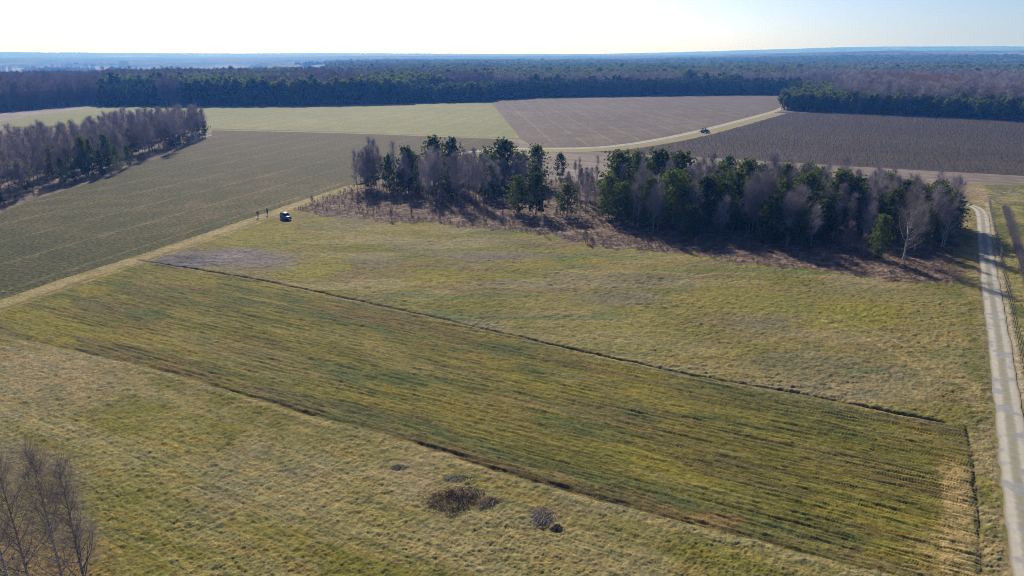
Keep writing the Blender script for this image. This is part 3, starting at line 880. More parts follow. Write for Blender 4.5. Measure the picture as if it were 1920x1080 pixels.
def pine_meshes(seed, H=10.0, rad=.24, base=.12, whorls=17, per=7, clumps=9, leaf=.26, top=.35, ncl=9, tilt=.25, ragged=.35):
    """H-metre conifer with whorled boughs carrying tufts of needles"""
    g = np.random.default_rng(seed)
    tk = MB(); nb = NPB()
    zs = np.linspace(0, 1, 8)
    wig = np.cumsum(g.normal(0, .02 * H / 8, (8, 2)), 0)
    path = np.stack([wig[:, 0], wig[:, 1], H * .97 * zs], 1)
    tk.tube(path.tolist(), [.016 * H * (1 - .93 * z) + .01 for z in zs], 7)
    CL, DR, TN = [], [], []
    for i in range(whorls):
        f = base + (1 - base) * (i + .5) / whorls
        q = (f - base) / (1 - base)
        prof = (math.sin(math.pi * min(1, (q * (1 - top) + top * .55) ** .8)) if top > .3 else 1 - q) if top < .9 else 1
        prof = max(.10, (1 - q) ** .75 if top <= .3 else (min(1, q * 2.0 + .62) * (1 - q ** 2.6) ** .8))
        p0 = np.array([np.interp(f, zs, path[:, k]) for k in range(3)])
        az0 = g.uniform(0, 6.28)
        for j in range(per):
            if g.random() < ragged * .4: continue
            az = az0 + 2 * math.pi * j / per + g.normal(0, .25)
            L = H * rad * prof * g.uniform(1 - ragged, 1 + ragged * .5)
            el = -.05 + tilt + .7 * q + g.normal(0, .12)
            d = np.array([math.cos(az) * math.cos(el), math.sin(az) * math.cos(el), math.sin(el)])
            pe = p0 + d * L + np.array([0, 0, .10 * L])
            pm = p0 + d * L * .5 - np.array([0, 0, .03 * L])
            tk.tube([p0.tolist(), pm.tolist(), pe.tolist()], [.02 * (1 - .6 * q) + .012, .018, .008], 3)
            n = max(2, int(clumps * (.45 + .75 * prof)))
            t = g.uniform(.3, 1.0, n) ** .7
            c = p0 + (pe - p0) * t[:, None] + g.normal(0, .075 * H * rad + .09, (n, 3))
            CL.append(c); DR.append(np.broadcast_to(d, (n, 3)))
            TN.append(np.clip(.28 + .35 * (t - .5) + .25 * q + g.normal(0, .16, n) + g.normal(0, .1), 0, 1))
    n = int(clumps * 1.6)
    CL.append(path[-1] + g.normal(0, [.03 * H * rad * 3, .03 * H * rad * 3, .03 * H], (n, 3))); DR.append(np.broadcast_to(np.array([0, 0, 1.]), (n, 3))); TN.append(g.uniform(.4, 1, n))
    CL, DR, TN = np.concatenate(CL), np.concatenate(DR), np.concatenate(TN)
    K = len(CL)
    C = np.repeat(CL, ncl, 0); D = np.repeat(DR, ncl, 0); T = np.repeat(TN, ncl)
    dirs = unit(D * .5 + g.normal(0, .7, (K * ncl, 3)) + np.array([0, 0, .45]))
    ln = leaf * g.uniform(.6, 1.25, (K * ncl, 1)) * H / 10
    A = dirs * ln
    B = unit(np.cross(dirs, g.normal(0, 1, (K * ncl, 3)))) * ln * g.uniform(.22, .42, (K * ncl, 1))
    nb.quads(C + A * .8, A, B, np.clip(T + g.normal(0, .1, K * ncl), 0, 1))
    return tk.mesh('trunk', True), nb.mesh('crown')

VARIANTS = {}
def add_variant(kind, meshes, bark, crown):
    tk, cr = meshes
    tk.materials.append(M[bark]); cr.materials.append(M[crown])
    VARIANTS.setdefault(kind, []).append((tk, cr))
for s in range(6):
    add_variant('bare', bare_tree_meshes(100 + s, limbs=22, sub=7, twig=9, tr=.0105, spread=.27 + .035 * (s % 3), base=.16 + .05 * (s % 3), rise=1.1, trunk_r=.010, stems=(1, 1, 2, 1, 3, 1)[s]), 'grey_bark', 'twigs')
for s in range(3):
    add_variant('birch', bare_tree_meshes(200 + s, limbs=28, sub=7, twig=8, tr=.009, spread=.32, base=.14, trunk_r=.013, rise=1.0, stems=(1, 2, 1)[s]), 'birch_bark', 'pale_twigs')
for s in range(2):
    add_variant('thin', bare_tree_meshes(250 + s, limbs=16, sub=5, twig=6, tr=.012, spread=.13, base=.3, rise=1.35), 'grey_bark', 'twigs')
for s in range(5):
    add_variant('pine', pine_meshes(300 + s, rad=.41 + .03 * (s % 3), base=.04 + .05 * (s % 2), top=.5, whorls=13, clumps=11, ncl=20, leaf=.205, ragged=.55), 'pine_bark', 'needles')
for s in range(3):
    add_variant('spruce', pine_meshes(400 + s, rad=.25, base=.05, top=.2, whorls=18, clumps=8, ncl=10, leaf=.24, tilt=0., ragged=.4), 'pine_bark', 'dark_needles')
for s in range(2):
    add_variant('shrub', bare_tree_meshes(500 + s, limbs=14, sub=6, twig=8, tr=.022, spread=.55, base=.03, rise=.9, trunk_r=.012, stems=4), 'grey_bark', 'red_twigs')

_cnt = {}
def plant(kind, x, y, h, wscale=1.0, name=None, label=None, cat='tree', group=None, z=0.0, var=None):
    vs = VARIANTS[kind]
    k = _cnt.get(kind, 0); _cnt[kind] = k + 1
    tk, cr = vs[k % len(vs) if var is None else var]
    nm = name or {'bare': 'bare_tree', 'birch': 'birch_tree', 'thin': 'bare_sapling', 'pine': 'pine_tree', 'spruce': 'spruce_tree', 'shrub': 'bare_shrub'}[kind]
    r = empty(nm, (x, y, z - .05), random.uniform(0, 6.283))
    s = h / 10.0
    r.scale = (s * wscale, s * wscale, s)
    link_mesh('trunk', tk, None, r); link_mesh('crown', cr, None, r)
    tag(r, label, cat, group)
    return r

PLACED = []
def plant_px(kind, px, py, ptop, wscale=1.0, label=None, group=None, **kw):
    x, y, _ = at(px, py)
    h = topz(y, ptop)
    PLACED.append((x, y))
    return plant(kind, x, y, h, wscale, label=label, group=group, **kw)

GC = 'trees of the copse beside the meadow'
# copse, left end: tall thin bare trees
for (px, py, pt, ws, lb) in [
    (670, 357, 288, .8, 'bare slender tree at the very left end of the copse'),
    (677, 354, 292, .7, 'bare tree second from the left end of the copse'),
    (685, 360, 286, .85, 'bare tree third from the left end of the copse, twigs low down'),
    (692, 357, 283, .8, 'bare tree fourth from the left end, between taller neighbours'),
    (699, 358, 266, .75, 'tall bare tree fifth from the left end of the copse'),
    (706, 350, 270, .7, 'tall bare tree standing behind the left cluster of the copse'),
    (711, 352, 280, .7, 'bare tree on the right of the left cluster, next to the narrow pine')]:
    plant_px('bare', px, py, pt, ws, lb, GC)
plant_px('thin', 739, 352, 268, 1.1, 'thin bare tree rising behind the narrow dark pine near the left end', GC)
plant_px('pine', 731, 361, 292, .62, 'narrow dark pine near the left end of the copse', GC)
plant_px('pine', 766, 362, 279, .72, 'pointed dark conifer second evergreen from the left end of the copse', GC)
plant_px('pine', 752, 364, 318, .9, 'low dark evergreen filling the foot between the two leftmost conifers', GC)
plant_px('bare', 760, 366, 296, .95, 'bare tree in front of the pointed dark conifer', GC)
plant_px('pine', 782, 362, 322, .8, 'low dark pine right of the pointed conifer, half hidden by bare trees', GC)
for (px, py, pt, lb) in [
    (799, 374, 289, 'bare tree with straight dark trunk, first of the front row right of the pointed conifer'),
    (808, 370, 300, 'bare slim tree in the front row below the left round pine'),
    (814, 366, 283, 'bare tree with twiggy crown before the left of two round pine tops'),
    (827, 370, 290, 'bare tree with dark trunk before the gap between two round pine tops'),
    (839, 364, 300, 'bare tree standing before the right of two round pine tops'),
    (855, 381, 296, 'bare front tree just left of the pale-trunked one'),
    (865, 382, 292, 'bare front tree with pale grey trunk, midway along the left half of the copse'),
    (879, 374, 300, 'bare tree behind the front row, left of the big dark pine'),
    (891, 380, 297, 'bare front tree below the end of the white gravel road'),
    (906, 387, 303, 'bare broad front tree nearest the meadow left of the twin low pines')]:
    plant_px('bare', px, py, pt, .9, lb, GC)
plant_px('pine', 815, 348, 261, .78, 'tall pine with round top, left of the two standing above bare trees', GC)
plant_px('pine', 850, 347, 262, .72, 'tall pine with round top, right of the two standing above bare trees', GC)
plant_px('pine', 945, 352, 266, 1.25, 'biggest dark pine in the middle of the copse before the gravel road', GC, var=2)
plant_px('pine', 920, 350, 292, 1.0, 'pine shoulder on the left side of the biggest dark pine', GC)
plant_px('pine', 1005, 346, 275, .95, 'tall pine right of the biggest dark pine', GC)
plant_px('pine', 975, 345, 292, 1.1, 'lower pine between the biggest dark pine and its tall right neighbour', GC)
plant_px('bare', 986, 366, 308, 1.25, 'rounded grey bare tree before the tall pines, above the twin low pines', GC)
plant_px('bare', 930, 372, 315, 1.1, 'grey bare tree at the foot of the biggest dark pine', GC)
plant_px('pine', 972, 400, 332, 1.05, 'left of the twin low bushy pines at the meadow edge', GC)
plant_px('pine', 1005, 403, 328, .95, 'right of the twin low bushy pines at the meadow edge', GC)
plant_px('pine', 1063, 406, 346, 1.1, 'single bushy round pine standing clear at the meadow edge', GC, var=1)
plant_px('pine', 1050, 333, 289, .85, 'small lone pine against the pale stubble behind the gap', GC)
plant_px('thin', 1084, 342, 297, 1.0, 'thin bare sapling against the stubble, left one in the gap', GC)
plant_px('thin', 1121, 346, 294, 1.0, 'thin bare sapling against the stubble, right one in the gap', GC)
plant_px('thin', 1098, 398, 352, 1.5, 'small bare tree right of the lone bushy pine', GC)
plant_px('bare', 1108, 380, 326, 1.1, 'low brown bare tree in the gap of the copse', GC)
plant_px('bare', 1088, 372, 330, 1.1, 'low bare tree behind the lone bushy pine', GC)
plant_px('bare', 1066, 366, 326, 1.0, 'grey bare tree just above the lone bushy pine', GC)
plant_px('bare', 1100, 356, 318, 1.2, 'bare bushy tree at the back of the gap', GC)
plant_px('thin', 1017, 437, 405, 1.2, 'tiny bare sapling alone in the bracken below the twin pines', GC)
# main dark mass
for (px, py, pt, ws, lb) in [
    (1158, 398, 290, .95, 'tall pine at the left edge of the main dark pine mass'),
    (1140, 410, 332, .9, 'green pine at the lower left corner of the main pine mass'),
    (1166, 420, 345, .95, 'low green pine in front of the left edge of the main mass'),
    (1190, 380, 288, .9, 'pine with two tops on the left crest of the main mass'),
    (1230, 385, 285, 1.0, 'highest broad pine of the left crest of the main mass'),
    (1272, 390, 291, 1.0, 'dark pine at the right end of the left crest'),
    (1216, 425, 338, .9, 'green pine half way down the front of the left main mass'),
    (1256, 428, 324, 1.05, 'bright green pine in the middle of the front of the left main mass'),
    (1286, 432, 352, .95, 'low pine before the bright green pine, dark foot'),
    (1322, 430, 335, .95, 'green pine with lit top left of the pink-twigged birches'),
    (1392, 410, 306, .85, 'narrow tall pine between two purple bare crowns'),
    (1352, 435, 345, 1.0, 'bushy green pine right of the left main mass'),
    (1373, 425, 325, 1.0, 'green pine below the narrow tall pine'),
    (1464, 412, 312, .72, 'small pointed pine top poking out at the crest, middle right'),
    (1504, 435, 328, .9, 'dark pine with bulging side left of the highest right pine'),
    (1492, 446, 380, 1.0, 'low bright green pine on the front slope, middle right'),
    (1564, 430, 323, 1.0, 'highest pine of the right half of the copse'),
    (1540, 446, 372, .95, 'green pine below and left of the highest right pine'),
    (1606, 440, 352, .95, 'bright topped pine right of the highest right pine'),
    (1592, 432, 336, .9, 'dark pine just behind the bright topped pine'),
    (1646, 485, 408, .72, 'sparse dark conifer at the front edge left of the white birch'),
    (1705, 430, 348, .9, 'low pine crest behind the white birch'),
    (1750, 440, 353, 1.05, 'rounded green pine at the right end of the copse'),
    (1736, 450, 385, 1.0, 'dark pine below the rounded end pine'),
    (1672, 440, 358, .95, 'dark pine left behind the white birch'),
    (1768, 452, 395, .85, 'dark low pine beside the small white birch at the road end')]:
    plant_px('pine', px, py, pt, ws, lb, GC)
for (px, py, pt, ws, lb) in [
    (1328, 400, 295, .95, 'tall purple bare tree standing above the crest right of the left main mass'),
    (1312, 395, 305, .9, 'purple bare tree just left of the tallest purple one'),
    (1397, 441, 330, .8, 'bare front tree with thin pale trunk, left of three'),
    (1410, 443, 334, .8, 'bare front tree with thin pale trunk, middle of three'),
    (1422, 440, 318, .8, 'bare front tree behind the middle thin trunk'),
    (1436, 412, 303, .9, 'purple bare crown at the crest left of the pointed pine top'),
    (1450, 420, 315, .9, 'purple bare crown just below the pointed pine top'),
    (1478, 420, 325, .9, 'bare crown right of the pointed pine top'),
    (1526, 430, 345, 1.0, 'grey bare tree between the dark pine and the highest right pine'),
    (1560, 450, 385, 1.1, 'purple bare tree before the highest right pine'),
    (1642, 430, 328, 1.1, 'wide grey bare crown on the crest of the right half'),
    (1668, 425, 338, 1.0, 'bare crown right of the wide grey one on the crest'),
    (1625, 452, 372, 1.0, 'bare tree with pale forked limbs below the wide grey crown'),
    (1520, 462, 392, 1.1, 'bare tree at the foot of the right slope'),
    (1348, 445, 372, .9, 'bare tree low at the front right of the bushy green pine')]:
    plant_px('bare', px, py, pt, ws, lb, GC)
plant_px('birch', 1433, 446, 337, .9, 'pale birch with long upswept limbs right of three thin trunks', GC)
plant_px('birch', 1195, 425, 305, .6, 'thin pale birch trunk against the left main pine mass', GC)
plant_px('birch', 1301, 425, 315, .6, 'pale birch at the right side of the left main pine mass', GC)
plant_px('birch', 1694, 487, 364, 1.15, 'big white birch with bright trunk and pinkish crown near the right end', GC, var=0)
plant_px('birch', 1765, 464, 380, 1.0, 'small white birch with forked limbs at the right end beside the road', GC, var=1)
plant_px('shrub', 1590, 468, 420, .75, 'brown twiggy bush at the front edge of the right slope', GC, cat='bush')
plant_px('shrub', 1615, 474, 440, .75, 'low brown bush left of the sparse dark conifer', GC, cat='bush')

# inside of the copse: trees one cannot tell apart
g = np.random.default_rng(77)
def fill(poly, n, mind, kinds, hrange, group, labels, tries=4000, ws=(.85, 1.15)):
    xs = [p[0] for p in poly]; ys = [p[1] for p in poly]
    k = 0
    for _ in range(tries):
        if k >= n: break
        x, y = g.uniform(min(xs), max(xs)), g.uniform(min(ys), max(ys))
        if not bool(inpoly(np.array(x), np.array(y), poly)): continue
        if any((x - a) ** 2 + (y - b) ** 2 < mind * mind for a, b in PLACED): continue
        kd = kinds(x, y)
        PLACED.append((x, y))
        plant(kd, x, y, g.uniform(*hrange(kd, x, y)), g.uniform(*ws), label=labels[kd], group=group, cat='bush' if kd == 'shrub' else 'tree')
        k += 1
    return k
lab_in = {'bare': 'bare grey tree deep inside the copse, mixed among its neighbours', 'pine': 'dark pine deep inside the copse, mixed among its neighbours',
          'birch': 'pale birch deep inside the copse, mixed among its neighbours', 'shrub': 'leafless brown bush in the undergrowth of the copse'}
fill(W([(1132, 414), (1160, 428), (1300, 452), (1400, 462), (1480, 468), (1600, 478), (1700, 470), (1785, 445), (1760, 405), (1600, 385), (1450, 372), (1300, 362), (1160, 355)]), 150, 2.3,
     lambda x, y: 'pine' if g.random() < .52 else ('bare' if g.random() < .88 else 'birch'), lambda k, x, y: (7.5, 11.5) if k == 'pine' else (9, 13), GC + ', inner trees', lab_in)
for _q in ((1778, 437, 366, 1.1), (1788, 432, 392, .9), (1765, 420, 354, 1.0), (1779, 425, 377, .9), (1752, 426, 352, 1.0), (1735, 420, 352, 1.0)):
    plant_px('pine', *_q, 'dark pine in the thicket behind the small white birch at the road end', GC + ', end thicket')
fill(W([(680, 356), (790, 366), (900, 376), (940, 366), (1000, 362), (1040, 352), (960, 338), (860, 338), (740, 345)]), 44, 2.4,
     lambda x, y: 'bare' if g.random() < .75 else 'pine', lambda k, x, y: (8, 10.5), GC + ', inner trees', lab_in)
fill(W([(1075, 325), (1135, 330), (1135, 404), (1082, 404)]), 16, 1.8, lambda x, y: 'bare', lambda k, x, y: (3.5, 6.5), GC + ', gap saplings', {'bare': 'low leafless sapling thicket tree in the gap left of the main pine mass'})
fill(UNDER, 60, 2.2, lambda x, y: 'shrub', lambda k, x, y: (1.4, 2.8), 'brown bushes in the bracken', lab_in, ws=(.5, .9))

# ---- grove on the left
GL = 'trees of the grove at the left edge'
for (px, py, pt, ws, lb) in [
    (131, 335, 262, .75, 'dark narrow pine, leftmost evergreen of the left grove'),
    (120, 346, 285, .7, 'dark pine close to the leftmost evergreen of the left grove'),
    (142, 343, 297, 1.0, 'low bushy green pine at the front of the left grove'),
    (163, 332, 248, .85, 'tall dark pine in the middle of the left grove'),
    (176, 328, 252, .8, 'dark pine just right of the tall middle one in the left grove'),
    (205, 320, 242, .9, 'tall dark green pine right of the middle of the left grove'),
    (222, 322, 262, .85, 'dark pine right of the tall dark green one in the left grove'),
    (243, 312, 262, .9, 'bushy dark pine at the front of the left grove, rightmost evergreen'),
    (192, 330, 272, .8, 'dark evergreen low between tall pines of the left grove')]:
    plant_px('pine', px, py, pt + 12, ws * .62, lb, GL)
plant_px('spruce', 2, 385, 352, 1.0, 'small dark conifer cut by the left picture edge', GL)
for (px, py, pt, ws, lb) in [
    (330, 281, 206, .9, 'tallest bare tree towards the right end of the left grove'),
    (308, 278, 207, .9, 'tall bare tree left of the tallest in the right half of the left grove'),
    (356, 268, 212, .9, 'bare tree third from the right end of the left grove'),
    (372, 262, 216, .95, 'bare tree second from the right end of the left grove'),
    (386, 258, 222, .95, 'last bare tree at the right end of the left grove'),
    (345, 272, 218, .95, 'bare tree between the tallest and the right end of the left grove'),
    (290, 286, 222, .95, 'bare tree with dark trunk at the front before the taller right half'),
    (262, 292, 218, .95, 'bare tree right of the bushy dark pine of the left grove'),
    (232, 290, 216, .95, 'bare tree at the step where the left grove turns taller'),
    (245, 286, 219, .95, 'bare tree one right of the step in the left grove')]:
    plant_px('bare', px, py, pt, ws, lb, GL)
lab_g = {'bare': 'bare purple grey tree among many alike in the left grove', 'pine': 'dark pine among bare trees inside the left grove', 'shrub': 'brown leafless bush at the foot of the left grove'}
fill(W([(-150, 440), (0, 392), (60, 367), (120, 348), (220, 314), (300, 288), (390, 254), (385, 249), (300, 250), (220, 262), (110, 295), (0, 315), (-150, 350)]), 215, 2.6,
     lambda x, y: 'pine' if g.random() < .06 else 'bare', lambda k, x, y: (11.5, 14.5) if k == 'bare' else (9, 12), GL + ', the many', lab_g)
fill(W([(-100, 432), (0, 398), (60, 373), (160, 343), (290, 296), (390, 256), (380, 254), (280, 291), (150, 336), (0, 388)]), 26, 2.2,
     lambda x, y: 'shrub', lambda k, x, y: (1.2, 2.4), 'bushes at the foot of the left grove', lab_g, ws=(.5, .9))

# ---- four tall birches close by at the lower left corner
def near_birch(seed, px, py, H, lean, label, limbs=30):
    x, y, _ = at(px, py)
    tk, cr = bare_tree_meshes(seed, H=H, spread=.20, base=.26, limbs=limbs, sub=7, twig=10, tr=.0052, rise=1.1, trunk_r=.0095, lean=.015)
    tk.materials.append(M['grey_bark' if seed in (901, 903) else 'birch_bark']); cr.materials.append(M['brown_twigs'])
    r = empty('birch_tree', (x, y, 0), 0)
    link_mesh('trunk', tk, None, r); link_mesh('crown', cr, None, r)
    r.rotation_euler = (0, lean, 0)
    tag(r, label, 'tree', 'tall birches at the lower left corner')
near_birch(901, 182, 1190, 13.6, 0, 'tall thin birch nearest the middle, rightmost at the lower left corner')
near_birch(902, 142, 1185, 14.6, 0, 'tallest thin birch with a broken stub, second from the right at the lower left corner')
near_birch(903, 82, 1180, 14.0, 0, 'dark trunked birch third from the right at the lower left corner')
near_birch(904, 46, 1190, 14.2, 0, 'pale grey birch fourth from the right, beside the left picture edge')
near_birch(905, 2, 1175, 14.0, 0, 'birch cut by the left picture edge at the lower left corner')

# ------------------------------------------------------------------ far forest (one wood seen as a mass), rows of shrubs: instanced on points
SRC = {}
def src_collection(name, meshes):
    """joined source trees, kept out of the scene"""
    c = bpy.data.collections.new(name)
    for i, me in enumerate(meshes):
        o = bpy.data.objects.new('%s_%02d' % (name, i), me)
        c.objects.link(o)
    return c
def join(tk, cr):
    bm = bmesh.new(); bm.from_mesh(tk); n = len(bm.faces)
    bm.from_mesh(cr)
    me = bpy.data.meshes.new('wood_tree')
    bm.to_mesh(me); bm.free()
    mi = np.ones(len(me.polygons), np.int32); mi[:n] = 0
    me.materials.append(tk.materials[0]); me.materials.append(cr.materials[0])
    me.polygons.foreach_set('material_index', mi)
    return me
def lowbare(seed, crown, spread=.2):
    tk, cr = bare_tree_meshes(seed, limbs=15, sub=4, twig=5, tr=.028, spread=spread, base=.25)
    tk.materials.append(M['grey_bark']); cr.materials.append(M[crown]); return join(tk, cr)
def lowpine(seed, crown, top, rad, base):
    tk, cr = pine_meshes(seed, rad=rad, base=base, top=top, whorls=11, per=6, clumps=5, ncl=6, leaf=.42, tilt=.2 if top > .3 else 0.)
    tk.materials.append(M['pine_bark']); cr.materials.append(M[crown]); return join(tk, cr)
FOREST_SRC = [lowbare(601, 'wood_twigs', .26), lowbare(602, 'wood_twigs', .23), lowbare(603, 'wood_twigs', .25),
              lowpine(611, 'needles', .5, .22, .25), lowpine(612, 'needles', .5, .20, .3), lowpine(613, 'dark_needles', .2, .19, .05), lowpine(614, 'dark_needles', .2, .17, .05),
              lowbare(604, 'larch_twigs', .15), lowbare(605, 'twigs', .24), lowbare(606, 'twigs', .22)]
# indices: 0,1 bare  2 reddish bare  3,4 pine  5,6 spruce  7 larch
FOREST_COL = src_collection('wood_sources', FOREST_SRC)

def scatter(name, pts, scale, rotz, idx, coll, label, cat):
    me = bpy.data.meshes.new(name)
    me.vertices.add(len(pts)); me.vertices.foreach_set('co', np.asarray(pts, np.float32).ravel())
    for nm, ty, da in (('scl', 'FLOAT_VECTOR', scale), ('rz', 'FLOAT', rotz), ('pick', 'INT', idx)):
        a = me.attributes.new(nm, ty, 'POINT')
        if ty == 'FLOAT_VECTOR': a.data.foreach_set('vector', np.asarray(da, np.float32).ravel())
        else: a.data.foreach_set('value', np.asarray(da, np.int32 if ty == 'INT' else np.float32))
    o = link_mesh(name, me)
    ng = bpy.data.node_groups.new(name, 'GeometryNodeTree')
    ng.interface.new_socket('Geometry', in_out='INPUT', socket_type='NodeSocketGeometry')
    ng.interface.new_socket('Geometry', in_out='OUTPUT', socket_type='NodeSocketGeometry')
    N = ng.nodes.new; L = ng.links.new
    gi, go = N('NodeGroupInput'), N('NodeGroupOutput')
    ip = N('GeometryNodeInstanceOnPoints')
    ci = N('GeometryNodeCollectionInfo'); ci.inputs['Collection'].default_value = coll
    ci.inputs['Separate Children'].default_value = True; ci.inputs['Reset Children'].default_value = True
    def attr(nm, ty):
        q = N('GeometryNodeInputNamedAttribute'); q.data_type = ty; q.inputs['Name'].default_value = nm
        return [s for s in q.outputs if s.enabled and s.name == 'Attribute'][0]
    cx = N('ShaderNodeCombineXYZ')
    L(attr('rz', 'FLOAT'), cx.inputs['Z'])
    L(gi.outputs[0], ip.inputs['Points']); L(ci.outputs[0], ip.inputs['Instance'])
    ip.inputs['Pick Instance'].default_value = True
    L(attr('pick', 'INT'), ip.inputs['Instance Index'])
    L(cx.outputs[0], ip.inputs['Rotation']); L(attr('scl', 'FLOAT_VECTOR'), ip.inputs['Scale'])
    L(ip.outputs[0], go.inputs[0])
    md = o.modifiers.new('scatter', 'NODES'); md.node_group = ng
    tag(o, label, cat, None, 'stuff')
    return o

EDGE = W([(-420, 232), (-200, 224), (0, 211), (100, 202), (180, 196), (192, 199), (400, 198), (560, 197), (700, 194.5), (770, 193), (918, 190), (924, 187), (1000, 183), (1200, 179.8), (1330, 178.2), (1462, 178),
          (1490, 181), (1462, 206.5), (1600, 212.5), (1750, 218.5), (1920, 228), (2060, 236), (2300, 250)])
def forest():
    far_poly = EDGE + [(2600, 800), (3400, 3400), (0, 3600), (-3400, 3400), (-2600, 800)]
    P, S, I = [], [], []
    gg = np.random.default_rng(31)
    for (r0, r1, sp, grow) in ((430, 800, 3.7, 1.0), (800, 1250, 5.0, 1.1), (1250, 2000, 8.0, 1.3), (2000, 3400, 14.0, 1.9)):
        n = int(2 * r1 / sp)
        ix, iy = np.meshgrid(np.arange(-n // 2, n // 2 + 1), np.arange(0, int(r1 / sp) + 2))
        X = ix.ravel() * sp + gg.uniform(-.42, .42, ix.size) * sp
        Y = iy.ravel() * sp + gg.uniform(-.42, .42, ix.size) * sp
        r = np.hypot(X, Y)
        m = (r >= r0) & (r < r1) & (np.abs(X) < .88 * Y)
        X, Y, r = X[m], Y[m], r[m]
        m = inpoly(X, Y, far_poly)
        X, Y, r = X[m], Y[m], r[m]
        u = X / Y
        wl = sstep(-u, .16, .46)
        # clearings: the settlement valley on the left
        m = ~((wl > .25) & (r > 1250 + 250 * fbm(u * 9, u * 0, 71, 3)) & (r < 3400) & (fbm(X / 260, Y / 260, 72, 3) < .62))
        X, Y, r, u = X[m], Y[m], r[m], u[m]
        px, py = proj(X, Y, 0.0)
        d, s, a = seg_dist(X, Y, EDGE)
        sel = gg.random(len(X)); nz = fbm(X / 70, Y / 70, 73, 4); nz2 = fbm(X / 160, Y / 160, 74, 3)
        idx = np.where(sel < .5, 3, 4)
        h = gg.uniform(15.5, 19.5, len(X))
        bare = nz + .12 * (sel - .5) > .5
        # left wood: bare and purple at the far left, mixed and dark to the middle
        left = px < 930
        bl = left & (((px < 200) & (nz + .2 * (sel - .5) < .66)) | bare & (r < 1100))
        bl &= ~((px > 188) & (px < 300) & (d < 55))
        h = np.where(left & (px > 188) & (px < 300) & (d < 40), gg.uniform(13, 15, len(X)), h)
        idx = np.where(left & (px > 188) & (px < 300) & (d < 55), np.where(sel < .5, 5, 6), idx)
        low = left & (px > 770) & (d < 60)
        idx = np.where(low, np.where(sel < .6, 5, 3), idx); bl &= ~low; h = np.where(low, gg.uniform(11.5, 14, len(X)), h)
        h = np.where(left & (px < 200), gg.uniform(14, 18, len(X)), h)
        # middle: dark spruce edge, then a band of larch and bare trees, then pine
        mid = (px >= 925) & (px < 1500) & (Y > 600)
        idx = np.where(mid & (d < 45), np.where(sel < .7, 5, 6), idx)
        h = np.where(mid & (d < 45), gg.uniform(12.5, 14.5, len(X)), h)
        band = mid & (d > 45) & (d < 190)
        bm_ = band & (nz + .25 * (sel - .5) > .34)
        # right wood
        rt = ~left & ~mid
        rb = rt & (((d > 40) & (d < 330) & (nz + .25 * (sel - .5) > .26)) | ((d <= 40) & (px > 1560) & (nz + .5 * (sel - .5) > .52)))
        larch = rt & (d > 95) & (d < 170) & (px > 1600) & (px < 1790) & (nz2 + .3 * (sel - .5) > .3)
        allb = bl | bm_ | rb | ((r > 1100) & (nz2 > .6) & (sel > .3))
        idx = np.where(allb, np.where(sel < .4, 0, np.where(sel < .7, 1, 2)), idx)
        idx = np.where(allb & (rt | mid) & (sel > .15), np.where(sel < .6, 8, 9), idx)
        idx = np.where(larch, 7, idx)
        h = np.where(rt & (d < 40), gg.uniform(11, 15.5, len(X)), h)
        h = np.where(allb & ~left, gg.uniform(15, 18, len(X)), h)
        h = np.where(allb & rt, gg.uniform(16, 19, len(X)), h)
        h = np.where(rt & ~allb & (d < 330), np.minimum(h, gg.uniform(10.5, 14, len(X))), h)
        h = h * (.86 + .28 * gg.random(len(X))) * np.where(gg.random(len(X)) < .05, 1.14, 1.0)
        wd = grow * gg.uniform(.95, 1.35, len(X)) * np.where(idx >= 5, 1.05, 1.0)
        z = terrain(X, Y)
        P.append(np.stack([X, Y, z - .2], 1)); S.append(np.stack([wd * h / 10, wd * h / 10, h / 10 * (1 + .12 * (grow - 1))], 1)); I.append(idx)
    P, S, I = np.concatenate(P), np.concatenate(S), np.concatenate(I)
    print('forest instances', len(P))
    right = (P[:, 0] > at(1462, 206)[0] * P[:, 1] / at(1462, 206)[1] * .995)
    for nm, mk, lb in (('far_wood', ~right, 'wide far wood of dark conifers and purple bare trees behind the fields, left and middle'),
                       ('right_wood', right, 'dense mixed wood of green pines and purple bare trees above the dark orchard')):
        scatter('mixed_wood', P[mk], S[mk], gg.uniform(0, 6.28, mk.sum()), I[mk], FOREST_COL, lb, 'forest')
forest()

